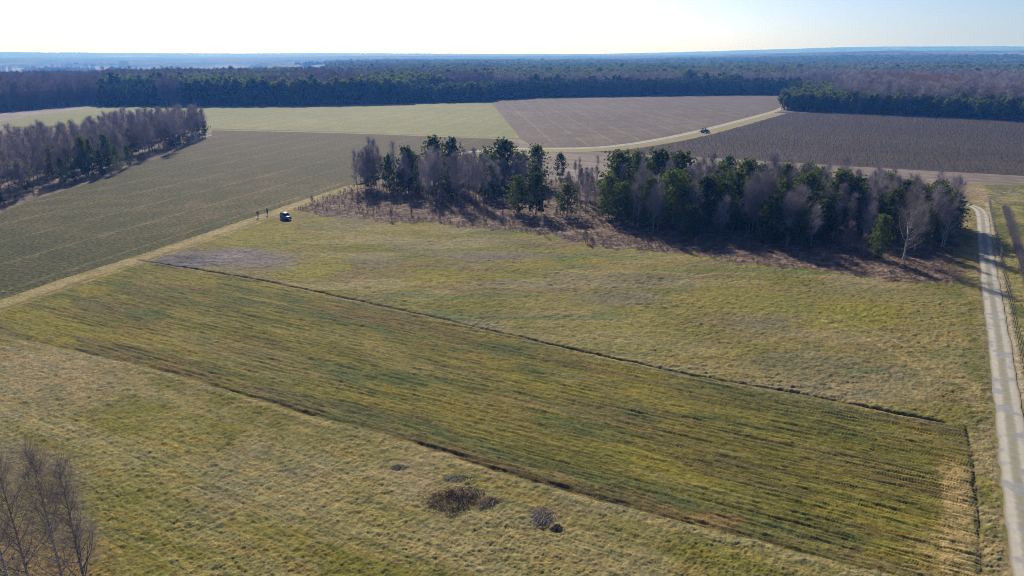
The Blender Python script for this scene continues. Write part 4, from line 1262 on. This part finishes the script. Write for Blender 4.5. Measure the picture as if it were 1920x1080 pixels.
def orchard():
    tk, cr = bare_tree_meshes(701, limbs=9, sub=3, twig=4, tr=.06, spread=.34, base=.12, trunk_r=.02)
    tk.materials.append(M['grey_bark']); cr.materials.append(M['dark_twigs'])
    tk2, cr2 = bare_tree_meshes(702, limbs=9, sub=3, twig=4, tr=.06, spread=.38, base=.12, trunk_r=.02)
    tk2.materials.append(M['grey_bark']); cr2.materials.append(M['dark_twigs'])
    coll = src_collection('bush_sources', [join(tk, cr), join(tk2, cr2)])
    p0 = Vector(at(1160, 287.5)[:2]); p1 = Vector(at(1920, 329)[:2])
    d = (p1 - p0).normalized(); nrm = Vector((-d.y, d.x))
    gg = np.random.default_rng(41)
    rows, alongs = np.meshgrid(np.arange(.8, 300, 3.6), np.arange(-60, 420, 1.0), indexing='ij')
    X = p0.x + d.x * alongs + nrm.x * rows; Y = p0.y + d.y * alongs + nrm.y * rows
    sh = gg.uniform(-.8, .8, X.shape); jn = gg.normal(0, .15, X.shape)
    X = X + d.x * sh + nrm.x * jn; Y = Y + d.y * sh + nrm.y * jn
    X, Y = X.ravel(), Y.ravel()
    m = inpoly(X, Y, ORCH) & (seg_dist(X, Y, RT)[0] > 14) & (gg.random(len(X)) > .05) & (X / Y < .9)
    X, Y = X[m], Y[m]
    h = gg.uniform(.55, 1.05, len(X)) / 10
    scatter('orchard_bushes', np.stack([X, Y, np.full(len(X), -.05)], 1), np.stack([h * 1.35, h * 1.35, h], 1), gg.uniform(0, 6.28, len(X)), gg.integers(0, 2, len(X)), coll,
            'long rows of small leafless dark bushes filling the dark plantation field', 'orchard')
    # brambles and bracken in front of the copse
    n = 9000
    xs = [p[0] for p in UNDER]; ys = [p[1] for p in UNDER]
    X = gg.uniform(min(xs), max(xs), n * 3); Y = gg.uniform(min(ys), max(ys), n * 3)
    m = inpoly(X, Y, UNDER) & (fbm(X * .15, Y * .15, 81, 3) + .25 * gg.random(len(X)) > .55)
    X, Y = X[m][:n], Y[m][:n]
    h = gg.uniform(.3, .85, len(X)) / 10
    scatter('bracken', np.stack([X, Y, np.full(len(X), .02)], 1), np.stack([h * 1.8, h * 1.8, h], 1), gg.uniform(0, 6.28, len(X)), np.ones(len(X), int), coll,
            'reddish brown dead bracken and brambles along the meadow side of the copse', 'undergrowth')
orchard()

# ---- dark clipped rows right of the fence
def hedge_row(line, width, height, label):
    gg = np.random.default_rng(len(label))
    nb = NPB(); tk = MB()
    pl = resample(line, .5)
    for p in pl:
        n = 26
        c = np.stack([p[0] + gg.normal(0, width * .22, n), p[1] + gg.uniform(-.4, .4, n), np.zeros(n)], 1)
        d = unit(np.stack([gg.normal(0, .35, n), gg.normal(0, .35, n), np.ones(n)], 1))
        L = height * gg.uniform(.55, 1.05, (n, 1))
        nb.prisms(c, c + d * L * .6, .014, .012, gg.uniform(.1, .8, n)); nb.prisms(c + d * L * .6, c + d * L + gg.normal(0, .1, (n, 3)), .012, .006, gg.uniform(.2, .9, n))
    me = nb.mesh('bush_row'); me.materials.append(M['twigs'])
    o = link_mesh('bush_row', me)
    return tag(o, label, 'hedge', 'bush rows beyond the fence')
_fd = Vector((FENCE[1][0] - FENCE[0][0], FENCE[1][1] - FENCE[0][1])).normalized()
_fn = Vector((-_fd.y, _fd.x))
if _fn.x < 0: _fn = -_fn
def off(p, k, s): return (p[0] + _fn.x * k + _fd.x * s, p[1] + _fn.y * k + _fd.y * s)
hedge_row([off(FENCE[0], 3.6, 5), off(FENCE[0], 3.6, 112)], 2.0, 1.5, 'long dark grey leafless bush row next to the fence, right edge')
hedge_row([off(FENCE[0], 8.4, 7), off(FENCE[0], 8.4, 60)], 1.8, 1.4, 'second dark bush row, cut off by the right picture edge')

# ---- fence
def fence():
    M['post'] = simple('weathered_post', (.13, .12, .115), .85, var=.25)
    M['wire'] = simple('galvanised_wire', (.30, .31, .32), .45, .7)
    r = empty('wire_fence', (FENCE[0][0], FENCE[0][1], 0))
    L = (Vector(FENCE[2]) - Vector(FENCE[0])).length
    n = int(L / 2.5)
    gg = random.Random(4)
    for i in range(n + 1):
        b = MB(); s = i * 2.5
        x, y = _fd.x * s, _fd.y * s
        tx, ty = gg.uniform(-.06, .06), gg.uniform(-.06, .06)
        hh = 2.0 + gg.uniform(-.06, .08)
        b.tube([(x, y, -.2), (x + tx * .5, y + ty * .5, hh * .5), (x + tx, y + ty, hh)], [.05, .046, .042], 6, 0, True)
        b.build('post', M['post'], r)
    br = MB()
    br.tube([(0.3, 0.2, 1.7), (_fn.x * 2.6 + .3, _fn.y * 2.6, .0)], .06, 6, 0, True); br.build('brace', M['post'], r)
    wr = NPB()
    hs = [.1, .25, .4, .55, .75, .95, 1.2, 1.45, 1.7, 1.9]
    for h in hs:
        k = n // 2
        P0 = np.array([[_fd.x * i * 2.5, _fd.y * i * 2.5, h] for i in range(k)]); P1 = P0 + np.array([_fd.x * 2.5, _fd.y * 2.5, 0])
        wr.prisms(P0, P1, .007, .007, .5)
    ss = np.arange(0, n * 2.5, .30)
    P0 = np.stack([_fd.x * ss, _fd.y * ss, np.full(len(ss), .1)], 1); P1 = P0 + np.array([0, 0, 1.8])
    wr.prisms(P0, P1, .005, .005, .5)
    me = wr.mesh('wire_mesh'); me.materials.append(M['wire']); link_mesh('wire_mesh', me, None, r)
    tag(r, 'tall wire mesh fence on dark posts along the right side of the gravel track', 'fence')
fence()

# ------------------------------------------------------------------ brush heaps in the near meadow
def brush(px, py, rx, ry, h, n, seed, label, mats, green=0.0):
    x, y, _ = at(px, py)
    gg = np.random.default_rng(seed)
    r = empty('bramble_bush', (x, y, 0))
    nb = NPB()
    an = gg.uniform(0, 6.283, n); rr = np.sqrt(gg.random(n))
    lob = .45 + 1.1 * fbm(np.cos(an) * 1.6 + 9 + seed, np.sin(an) * 1.6 + 9, seed, 3) * gg.uniform(.6, 1.15, n)
    bx, by = rx * rr * np.cos(an) * lob, ry * rr * np.sin(an) * lob
    c0 = np.stack([bx, by, np.zeros(n)], 1)
    out = np.stack([np.cos(an), np.sin(an), np.zeros(n)], 1) * .35 + gg.normal(0, .45, (n, 3)) * np.array([1, 1, 0]) + np.array([-.45, -.5, 0])
    hh = (h * (1.05 - rr * .75) * gg.uniform(.25, 1.1, n) * (.35 + 1.3 * fbm((bx + 20) * .9, (by + 20) * .9, seed, 3)))[:, None]
    c1 = c0 + out * .5 * hh + np.array([0, 0, 1]) * hh
    c2 = c1 + out * hh * .9 + np.array([0, 0, -.15]) * hh
    c3 = c2 + out * hh * .8 + np.array([0, 0, -.6]) * hh
    t = np.clip(gg.normal(.45, .25, n), 0, 1)
    nb.prisms(c0, c1, .017, .015, t); nb.prisms(c1, c2, .015, .013, t); nb.prisms(c2, c3, .013, .008, t)
    me = nb.mesh('stems'); me.materials.append(M[mats]); link_mesh('stems', me, None, r)
    lf = NPB(); k = n
    an = gg.uniform(0, 6.283, k); rr = np.sqrt(gg.random(k))
    c = np.stack([rx * rr * np.cos(an), ry * rr * np.sin(an), h * (1 - rr ** 2) * gg.uniform(.05, .75, k)], 1)
    A = unit(gg.normal(0, 1, (k, 3))) * gg.uniform(.05, .12, (k, 1)); B = unit(np.cross(A, gg.normal(0, 1, (k, 3)))) * gg.uniform(.03, .06, (k, 1))
    lf.quads(c, A, B, gg.uniform(0, 1, k))
    me = lf.mesh('leaves'); me.materials.append(M['needles'] if green else M['bramble']); link_mesh('leaves', me, None, r)
    tag(r, label, 'bush', 'bramble heaps in the near meadow')
brush(852, 940, 2.7, 1.6, .9, 360, 1, 'largest reddish brown bramble heap in the near meadow', 'bramble')
brush(876, 925, 1.8, 1.0, .8, 200, 6, 'brown bramble shoulder leaning on the largest heap from behind', 'bramble')
brush(918, 941, 1.2, .6, .5, 230, 2, 'low dark bramble tail on the right of the largest heap', 'bramble')
brush(862, 897, 1.7, .6, .35, 260, 3, 'greenish low bramble just behind the largest heap', 'twigs', 1)
brush(1022, 970, 1.2, 1.3, .7, 260, 4, 'smaller grey bramble heap right of the largest one', 'pale_twigs')
brush(1046, 990, .5, .5, .45, 150, 7, 'small dark thorn clump at the foot of the grey heap', 'dark_twigs')
brush(750, 877, 1.0, .5, .25, 200, 5, 'small green tuft left of the bramble heaps', 'twigs', 1)

# ------------------------------------------------------------------ blue car
def wheel(name, parent, loc, R, wd, mt, mrim):
    e = empty(name, loc); e.parent = parent
    b = MB(); b.lathe([(R * .62, -wd / 2), (R * .92, -wd / 2), (R, -wd * .32), (R, wd * .32), (R * .92, wd / 2), (R * .62, wd / 2)], 20)
    b.build('tyre', mt, e, True)
    b = MB(); b.lathe([(0.001, -wd * .40), (R * .2, -wd * .42), (R * .6, -wd * .36), (R * .64, -wd * .45), (R * .64, wd * .45), (R * .6, wd * .36), (0.001, wd * .4)], 20)
    b.build('rim', mrim, e, True)
    return e

def loft_body(sections, name, mat, parent, smooth=True):
    """sections: list of (x, [(y,z)...]) same count, mirrored already"""
    b = MB(); n = len(sections[0][1])
    for x, pr in sections:
        for (y, z) in pr: b.v.append((x, y, z))
    for i in range(len(sections) - 1):
        for k in range(n):
            a0 = i * n + k; a1 = i * n + (k + 1) % n
            b.f.append((a0, a0 + n, a1 + n, a1)); b.mi.append(0)
    b.f.append(tuple(range(n))); b.mi.append(0)
    b.f.append(tuple((len(sections) - 1) * n + k for k in reversed(range(n)))); b.mi.append(0)
    o = b.build(name, mat, parent, smooth)
    return o

def car():
    paint = simple('blue_car_paint', (.008, .022, .17), .38, .2)
    glass = simple('car_glass', (.015, .02, .03), .05, 0, .8)
    rubber = simple('tyre_rubber', (.02, .02, .02), .9)
    alloy = simple('alloy_rim', (.45, .46, .48), .35, .9)
    lamp = simple('headlight_lens', (.75, .78, .82), .1, .2)
    red = simple('tail_light_red', (.35, .02, .02), .2)
    black = simple('black_plastic', (.025, .025, .028), .6)
    x, y, _ = at(536, 411)
    r = empty('parked_car', (x, y, .05), math.radians(-52))
    # shell: x forward, 4.25 long
    def sec(xx, half, z0, z1, shoulder=.86):
        return (xx, [(-half * .93, z0), (-half, z0 + .16), (-half, z0 + (z1 - z0) * .6), (-half * shoulder, z1), (0, z1 + .03), (half * shoulder, z1), (half, z0 + (z1 - z0) * .6), (half, z0 + .16), (half * .93, z0), (0, z0)])
    S = [sec(-2.10, .76, .42, .92), sec(-2.02, .84, .30, 1.02), sec(-1.5, .90, .24, 1.04), sec(0, .91, .22, 1.03), (sec(.85, .90, .22, 1.02)), sec(1.25, .89, .23, .99), sec(1.8, .86, .26, .90), sec(2.06, .78, .32, .80), sec(2.13, .66, .42, .70)]
    loft_body(S, 'body', paint, r)
    def cab(xx, half, z, zt):
        return (xx, [(-half, z), (-half * .86, zt), (0, zt + .03), (half * .86, zt), (half, z), (0, z)])
    roof_s = [(-1.98, .80, 1.0, 1.06), (-1.75, .80, 1.0, 1.50), (-1.2, .82, 1.0, 1.62), (-.2, .83, 1.0, 1.64), (.35, .82, 1.0, 1.58), (1.02, .80, .98, 1.03)]
    b = MB()
    loft_body([cab(*q) for q in roof_s], 'cabin', paint, r)
    def pane(name, pts):
        q = MB(); q.add(pts, [(0, 1, 2, 3)]); q.add([(p[0], p[1] * .985, p[2] - .01) for p in pts], [(3, 2, 1, 0)])
        q.build(name, glass, r)
    pane('windscreen', [(.98, -.70, 1.075), (.98, .70, 1.075), (.46, .66, 1.58), (.46, -.66, 1.58)])
    pane('rear_window', [(-2.0, .66, 1.10), (-2.0, -.66, 1.10), (-1.79, -.64, 1.48), (-1.79, .64, 1.48)])
    for s in (-1, 1):
        pane('side_window', [(-.22, s * .83, 1.08), (.70, s * .825, 1.08), (.22, s * .745, 1.54), (-.22, s * .745, 1.56)])
        pane('side_window', [(-1.25, s * .83, 1.08), (-.30, s * .835, 1.08), (-.30, s * .745, 1.56), (-1.2, s * .745, 1.54)])
        pane('side_window', [(-1.78, s * .82, 1.10), (-1.33, s * .83, 1.08), (-1.28, s * .745, 1.52), (-1.62, s * .74, 1.46)])
        q = MB(); q.box((.72, s * 1.0, 1.10), (.14, .2, .14), taper=.8); q.build('wing_mirror', black, r)
        q = MB(); q.box((1.98, s * .58, .72), (.24, .30, .13), rz=-s * .35, taper=.8); q.build('headlight', lamp, r)
        q = MB(); q.box((-2.05, s * .68, .92), (.12, .16, .24)); q.build('tail_light', red, r)
        q = MB(); q.box((-.15, s * .905, .33), (2.3, .05, .16)); q.build('side_sill', black, r)
        for xx in (-1.32, 1.33):
            wheel('wheel', r, (xx, s * .80, .33), .33, .22, rubber, alloy)
    q = MB(); q.box((2.11, 0, .42), (.14, 1.3, .2), taper=.9); q.build('front_grille', black, r)
    q = MB(); q.box((2.19, 0, .48), (.02, .5, .11)); q.build('number_plate', simple('plate_white', (.75, .75, .72), .5), r)
    q = MB(); q.tube([(-1.5, 0, 1.62), (-1.65, 0, 1.85)], .012, 5); q.build('aerial', black, r)
    tag(r, 'dark blue compact car parked on the meadow beside the grass track', 'car')
car()

# ------------------------------------------------------------------ tractor on the far gravel road
def tractor():
    dk = simple('dark_green_paint', (.015, .035, .036), .7, 0)
    blk = simple('tractor_black', (.02, .02, .022), .6)
    rub = simple('tractor_tyre', (.018, .018, .02), .9)
    rim = simple('tractor_rim', (.20, .19, .16), .5)
    gl = simple('tractor_glass', (.06, .08, .10), .2, 0, .5)
    gy = simple('implement_steel', (.05, .055, .06), .5, .5)
    x, y, _ = at(1320, 249)
    r = empty('farm_tractor', (x, y, 0), math.radians(8))
    b = MB(); b.box((1.15, 0, 1.35), (1.9, .78, .75), taper=.86); b.box((1.95, 0, 1.2), (.5, .7, .7), taper=.8); b.box((.6, 0, .85), (2.9, .55, .4)); b.build('bonnet', dk, r)
    b = MB(); b.box((2.22, 0, 1.2), (.03, .5, .5)); b.build('front_grille', blk, r)
    c = empty('cab', (0, 0, 0)); c.parent = r
    b = MB()
    for sx in (-.85, .55):
        for sy in (-.72, .72):
            b.tube([(sx, sy, 1.3), (sx * .92, sy * .92, 2.65)], .06, 6, 0, True)
    b.build('cab_frame', blk, c)
    b = MB(); b.box((-.15, 0, 2.72), (1.75, 1.6, .16), taper=.9); b.build('cab_roof', dk, c)
    b = MB(); b.box((-.15, 0, 1.40), (1.5, 1.5, .35)); b.build('cab_floor', blk, c)
    b = MB()
    for q in ([(.56, -.68, 1.58), (.56, .68, 1.58), (.51, .63, 2.62), (.51, -.63, 2.62)], [(-.86, .68, 1.58), (-.86, -.68, 1.58), (-.79, -.63, 2.62), (-.79, .63, 2.62)]):
        b.add(q, [(0, 1, 2, 3)])
    b.build('cab_glass', gl, c)
    b = MB(); b.box((-.45, 0, 1.75), (.45, .5, .1)); b.box((-.66, 0, 2.0), (.1, .5, .5)); b.build('seat', blk, c)
    for s in (-1, 1):
        wheel('rear_wheel', r, (-.75, s * .95, .88), .88, .5, rub, rim)
        wheel('front_wheel', r, (1.65, s * .85, .60), .60, .38, rub, rim)
        b = MB()
        pts = [(-.75 + math.cos(a) * .98, s * .95, .88 + math.sin(a) * .98) for a in np.linspace(.3, 2.9, 8)]
        for p, q in zip(pts[:-1], pts[1:]):
            b.add([(p[0], p[1] - .3, p[2]), (p[0], p[1] + .3, p[2]), (q[0], q[1] + .3, q[2]), (q[0], q[1] - .3, q[2])], [(0, 1, 2, 3)])
        b.build('mudguard', dk, r)
        b = MB(); b.box((2.2, s * .25, 1.35), (.06, .16, .12)); b.build('headlight', simple('tractor_lamp', (.6, .6, .58), .2), r)
        b = MB(); b.tube([(.7, s * .55, 1.55), (1.7, s * .55, 1.75), (2.5, s * .55, 1.5), (3.0, s * .55, .5)], .09, 6, 0, True); b.build('loader_arm', dk, r)
    b = MB(); b.add([(2.95, -.9, .6), (2.95, .9, .6), (3.05, .9, .1), (3.05, -.9, .1), (3.5, -.9, .15), (3.5, .9, .15)], [(0, 1, 2, 3), (3, 2, 5, 4)]); b.add([(3.04, -.9, .6), (3.04, .9, .6), (3.1, .9, .14), (3.1, -.9, .14), (3.5, -.9, .2), (3.5, .9, .2)], [(3, 2, 1, 0), (4, 5, 2, 3)]); b.build('loader_bucket', gy, r)
    b = MB(); b.tube([(1.3, .32, 1.6), (1.3, .32, 2.5)], .05, 8, 0, True); b.build('exhaust_pipe', blk, r)
    b = MB(); b.tube([(-1.5, -.4, .8), (-2.5, -.45, 1.05)], .06, 6, 0, True); b.tube([(-1.5, .4, .8), (-2.5, .45, 1.05)], .06, 6, 0, True); b.box((-2.75, 0, .9), (.35, 2.1, .28)); b.build('rear_linkage', gy, r)
    tag(r, 'dark farm tractor with front loader standing beside the pale gravel road', 'tractor')
tractor()

# ------------------------------------------------------------------ two people by the track
SKIN = simple('skin', (.42, .26, .19), .6)
def skinned(name, verts, edges, radii, mat, parent, root=0, sub=1):
    me = bpy.data.meshes.new(name); me.from_pydata(verts, edges, [])
    o = link_mesh(name, me, mat, parent)
    o.modifiers.new('skin', 'SKIN')
    if not me.skin_vertices: 
        bpy.context.view_layer.objects.active = o
    sv = me.skin_vertices[0].data
    for i, rr in enumerate(radii):
        sv[i].radius = (rr, rr) if not isinstance(rr, tuple) else rr
        sv[i].use_root = (i == root)
    o.modifiers['skin'].use_smooth_shade = True
    if sub:
        q = o.modifiers.new('sub', 'SUBSURF'); q.levels = sub; q.render_levels = sub
    return o
def person(px, py, H, rz, cj, ctn, ch, arm_l, arm_r, label, step=.0):
    x, y, _ = at(px, py)
    r = empty('person', (x, y, .10), rz)
    k = H / 1.75
    P = lambda *q: tuple(a * k for a in q)
    v, e, rad = [], [], []
    def add(p, rr, par=None):
        v.append(P(*p)); rad.append(tuple(a * k for a in rr) if isinstance(rr, tuple) else rr * k)
        if par is not None: e.append((par, len(v) - 1))
        return len(v) - 1
    pel = add((0, 0, .95), (.15, .11)); wa = add((0, 0, 1.10), (.135, .10), pel); chs = add((0, 0, 1.32), (.16, .11), wa); ne = add((0, 0, 1.47), .055, chs)
    add((0, .01, 1.53), .06, ne); h1 = len(v) - 1
    h2 = add((0, .015, 1.62), (.078, .095), h1); add((0, .01, 1.70), (.06, .07), h2)
    joints = {}
    for s, tgt in ((-1, arm_l), (1, arm_r)):
        sh = add((s * .19, 0, 1.40), .062, chs); el = add((s * (.24 + tgt[0]), tgt[1] * .5, 1.40 - .29), .045, sh)
        wr = add((s * (.25 + tgt[0] * .8), tgt[1], 1.40 - .29 - .25 + tgt[2]), .03, el); ha = add((s * (.255 + tgt[0] * .8), tgt[1] + .02, 1.40 - .29 - .34 + tgt[2]), (.022, .042), wr)
        for fi, (fy, fl) in enumerate(((-.03, .070), (-.01, .08), (.01, .075), (.03, .060))):
            f1 = add((s * .257 + s * tgt[0] * .8, tgt[1] + .02 + fy, .77 - .05 + tgt[2]), .0095, ha)
            add((s * .25 + s * tgt[0] * .8, tgt[1] + .025 + fy, .77 - .04 - fl + tgt[2]), .008, f1)
        th = add((s * .25 + s * tgt[0] * .8, tgt[1] + .065, .77 + tgt[2]), .010, ha); add((s * .245 + s * tgt[0] * .8, tgt[1] + .08, .735 + tgt[2]), .008, th)
        joints[s] = (v[sh], v[el], v[wr])
        hp = add((s * .09, 0, .88), .09, pel); kn = add((s * .10, step * s + .02, .49), .06, hp); an = add((s * .105, step * 1.6 * s, .09), .042, kn); add((s * .11, step * 1.6 * s + .14, .03), (.045, .03), an)
        joints[(s, 'leg')] = (v[hp], v[kn], v[an])
    skinned('body', v, e, rad, SKIN, r)
    # face: nose, eyes and mouth in the head, hair over it
    b = MB(); b.tube([P(0, .10, 1.635), P(0, .125, 1.60)], [.008, .016], 5); b.build('nose', SKIN, r)
    eye = simple('eye', (.03, .025, .02), .3)
    for s in (-1, 1):
        b = MB(); b.lathe([(.001, -.006), (.012, 0), (.001, .006)], 8, 'y', P(s * .033, .106, 1.64)); b.build('eye', eye, r)
        b = MB(); b.tube([P(s * .085, 0, 1.60), P(s * .095, -.005, 1.64)], .015, 6, 0, True); b.build('ear', SKIN, r)
    b = MB(); b.box(P(0, .105, 1.57), (.05, .012, .012)); b.build('mouth', simple('lips', (.32, .14, .12), .5), r)
    hair = simple('hair', ch, .8)
    b = MB(); b.lathe([(.103 * k, 1.60 * k), (.108 * k, 1.66 * k), (.085 * k, 1.72 * k), (.04 * k, 1.752 * k), (.001, 1.755 * k)], 12, 'z', (0, -.02 * k, 0)); b.build('hair', hair, r, True)
    jm = simple('jacket_cloth', cj, .85, var=.15); tm = simple('trouser_cloth', ctn, .85, var=.15); bm_ = simple('boot_leather', (.03, .025, .02), .6)
    jv = [P(0, 0, .93), P(0, 0, 1.12), P(0, 0, 1.32), P(0, 0, 1.44)]; je = [(0, 1), (1, 2), (2, 3)]; jr = [(.18 * k, .13 * k), (.165 * k, .125 * k), (.18 * k, .135 * k), .08 * k]
    for s in (-1, 1):
        n0 = len(jv); jv += list(joints[s]); je += [(2, n0), (n0, n0 + 1), (n0 + 1, n0 + 2)]; jr += [.08 * k, .062 * k, .048 * k]
    skinned('jacket', jv, je, jr, jm, r)
    tv = [P(0, 0, .96)]; te = []; trr = [(.165 * k, .125 * k)]
    for s in (-1, 1):
        n0 = len(tv); q = joints[(s, 'leg')]; tv += list(q); te += [(0, n0), (n0, n0 + 1), (n0 + 1, n0 + 2)]; trr += [.105 * k, .075 * k, .06 * k]
    skinned('trousers', tv, te, trr, tm, r)
    for s in (-1, 1):
        q = joints[(s, 'leg')][2]
        skinned('boot', [(q[0], q[1], q[2] + .06), (q[0], q[1] - .01, .05 * k), (q[0], q[1] + .16 * k, .04 * k)], [(0, 1), (1, 2)], [.055 * k, .06 * k, (.052 * k, .04 * k)], bm_, r)
    tag(r, label, 'person')
person(502, 403.5, 1.84, math.radians(150), (.012, .012, .014), (.02, .017, .015), (.02, .015, .012), (.05, .22, .18), (.02, -.03, 0), 'person in all dark clothes standing on the grass track left of the car', .03)
person(484, 408.2, 1.74, math.radians(200), (.014, .013, .014), (.33, .31, .30), (.015, .012, .01), (.02, .02, 0), (.02, .05, 0), 'person in black jacket and pale trousers beside the field edge, the left one', .05)

# ------------------------------------------------------------------ settlement in the far valley
def settlement():
    wall = simple('pale_render', (.75, .73, .68), .8); roof_w = simple('light_metal_roof', (.80, .80, .80), .4); roof_r = simple('tile_roof', (.40, .20, .14), .8)
    data = [(3, 127.6, 16, 0, 'pale house at the left picture edge in the far valley'), (16, 127.6, 12, 1, 'small roofed house second from the left edge in the far valley'),
            (48, 126.8, 20, 0, 'long white roof by itself left in the far valley'), (60, 126.4, 12, 1, 'small house right of the lone long white roof, far valley'),
            (97, 123.6, 12, 1, 'reddish house in the middle of the far valley'), (117, 123.2, 15, 0, 'white house left of the brightest pair in the far valley'),
            (129, 122.8, 22, 0, 'long bright roof left of the brightest pair, far valley'), (143, 121.0, 16, 1, 'house between the long bright roof and the brightest pair'),
            (155, 121.4, 14, 0, 'upper house of the brightest white pair in the far valley'), (161, 123.0, 18, 0, 'lower house of the brightest white pair in the far valley'),
            (173, 124.4, 16, 1, 'house just right of the brightest white pair'), (190, 121.0, 14, 0, 'single pale house right of the pair, far valley'), (232, 119.0, 34, 0, 'long low white shed at the right end of the far valley houses')]
    for (px, py, wd, rk, lb) in data:
        r_ = 3650 + random.uniform(-150, 150)
        u = (px - 960) / FPX / (ct + st * 0.34)
        Y = r_ / math.sqrt(1 + u * u); 
        X = (px - 960) / FPX * (Y * ct + 30 * st)
        zt = topz(Y, py)
        dep_, hh = wd * .62, 6.0
        z0 = zt - hh * .6
        b = MB()
        L, D = wd / 2, dep_ / 2
        b.add([(-L, -D, -14), (L, -D, -14), (L, D, -14), (-L, D, -14), (-L, -D, hh), (L, -D, hh), (L, D, hh), (-L, D, hh), (-L, 0, hh + D * .8), (L, 0, hh + D * .8)],
              [(0, 1, 5, 4), (2, 3, 7, 6), (1, 2, 6, 9, 5), (3, 0, 4, 8, 7)], 0)
        b.add([(-L - .5, -D - .6, hh - .35), (L + .5, -D - .6, hh - .35), (L + .5, 0, hh + D * .8 + .1), (-L - .5, 0, hh + D * .8 + .1), (L + .5, D + .6, hh - .35), (-L - .5, D + .6, hh - .35)],
              [(0, 1, 2, 3), (3, 2, 4, 5)], 1)
        o = b.build('village_house', [wall, roof_r if rk else roof_w])
        o.location = (X, Y, z0); o.rotation_euler = (0, 0, random.uniform(-.5, .5))
        tag(o, lb, 'house', 'houses in the far valley')
settlement()

# ------------------------------------------------------------------ haze: one closed box of air round everything
def haze():
    b = MB()
    x0, x1, y0, y1, z0, z1 = -17000, 17000, -120, 17000, -40, 165
    b.add([(x0, y0, z0), (x1, y0, z0), (x1, y1, z0), (x0, y1, z0), (x0, y0, z1), (x1, y0, z1), (x1, y1, z1), (x0, y1, z1)],
          [(3, 2, 1, 0), (4, 5, 6, 7), (0, 1, 5, 4), (1, 2, 6, 5), (2, 3, 7, 6), (3, 0, 4, 7)])
    m = bpy.data.materials.new('haze_air'); m.use_nodes = True
    n = m.node_tree; n.nodes.clear()
    v = n.nodes.new('ShaderNodeVolumePrincipled')
    v.inputs['Color'].default_value = (*HAZE_COLOR, 1)
    v.inputs['Density'].default_value = HAZE_DENSITY
    v.inputs['Anisotropy'].default_value = HAZE_ANISO
    v.inputs['Absorption Color'].default_value = (1, 1, 1, 1)
    m.cycles.volume_sampling = 'DISTANCE'
    o_ = n.nodes.new('ShaderNodeOutputMaterial')
    n.links.new(v.outputs[0], o_.inputs['Volume'])
    tag(b.build('haze', m), 'pale blue air haze over the whole landscape', 'haze', None, 'stuff')
haze()
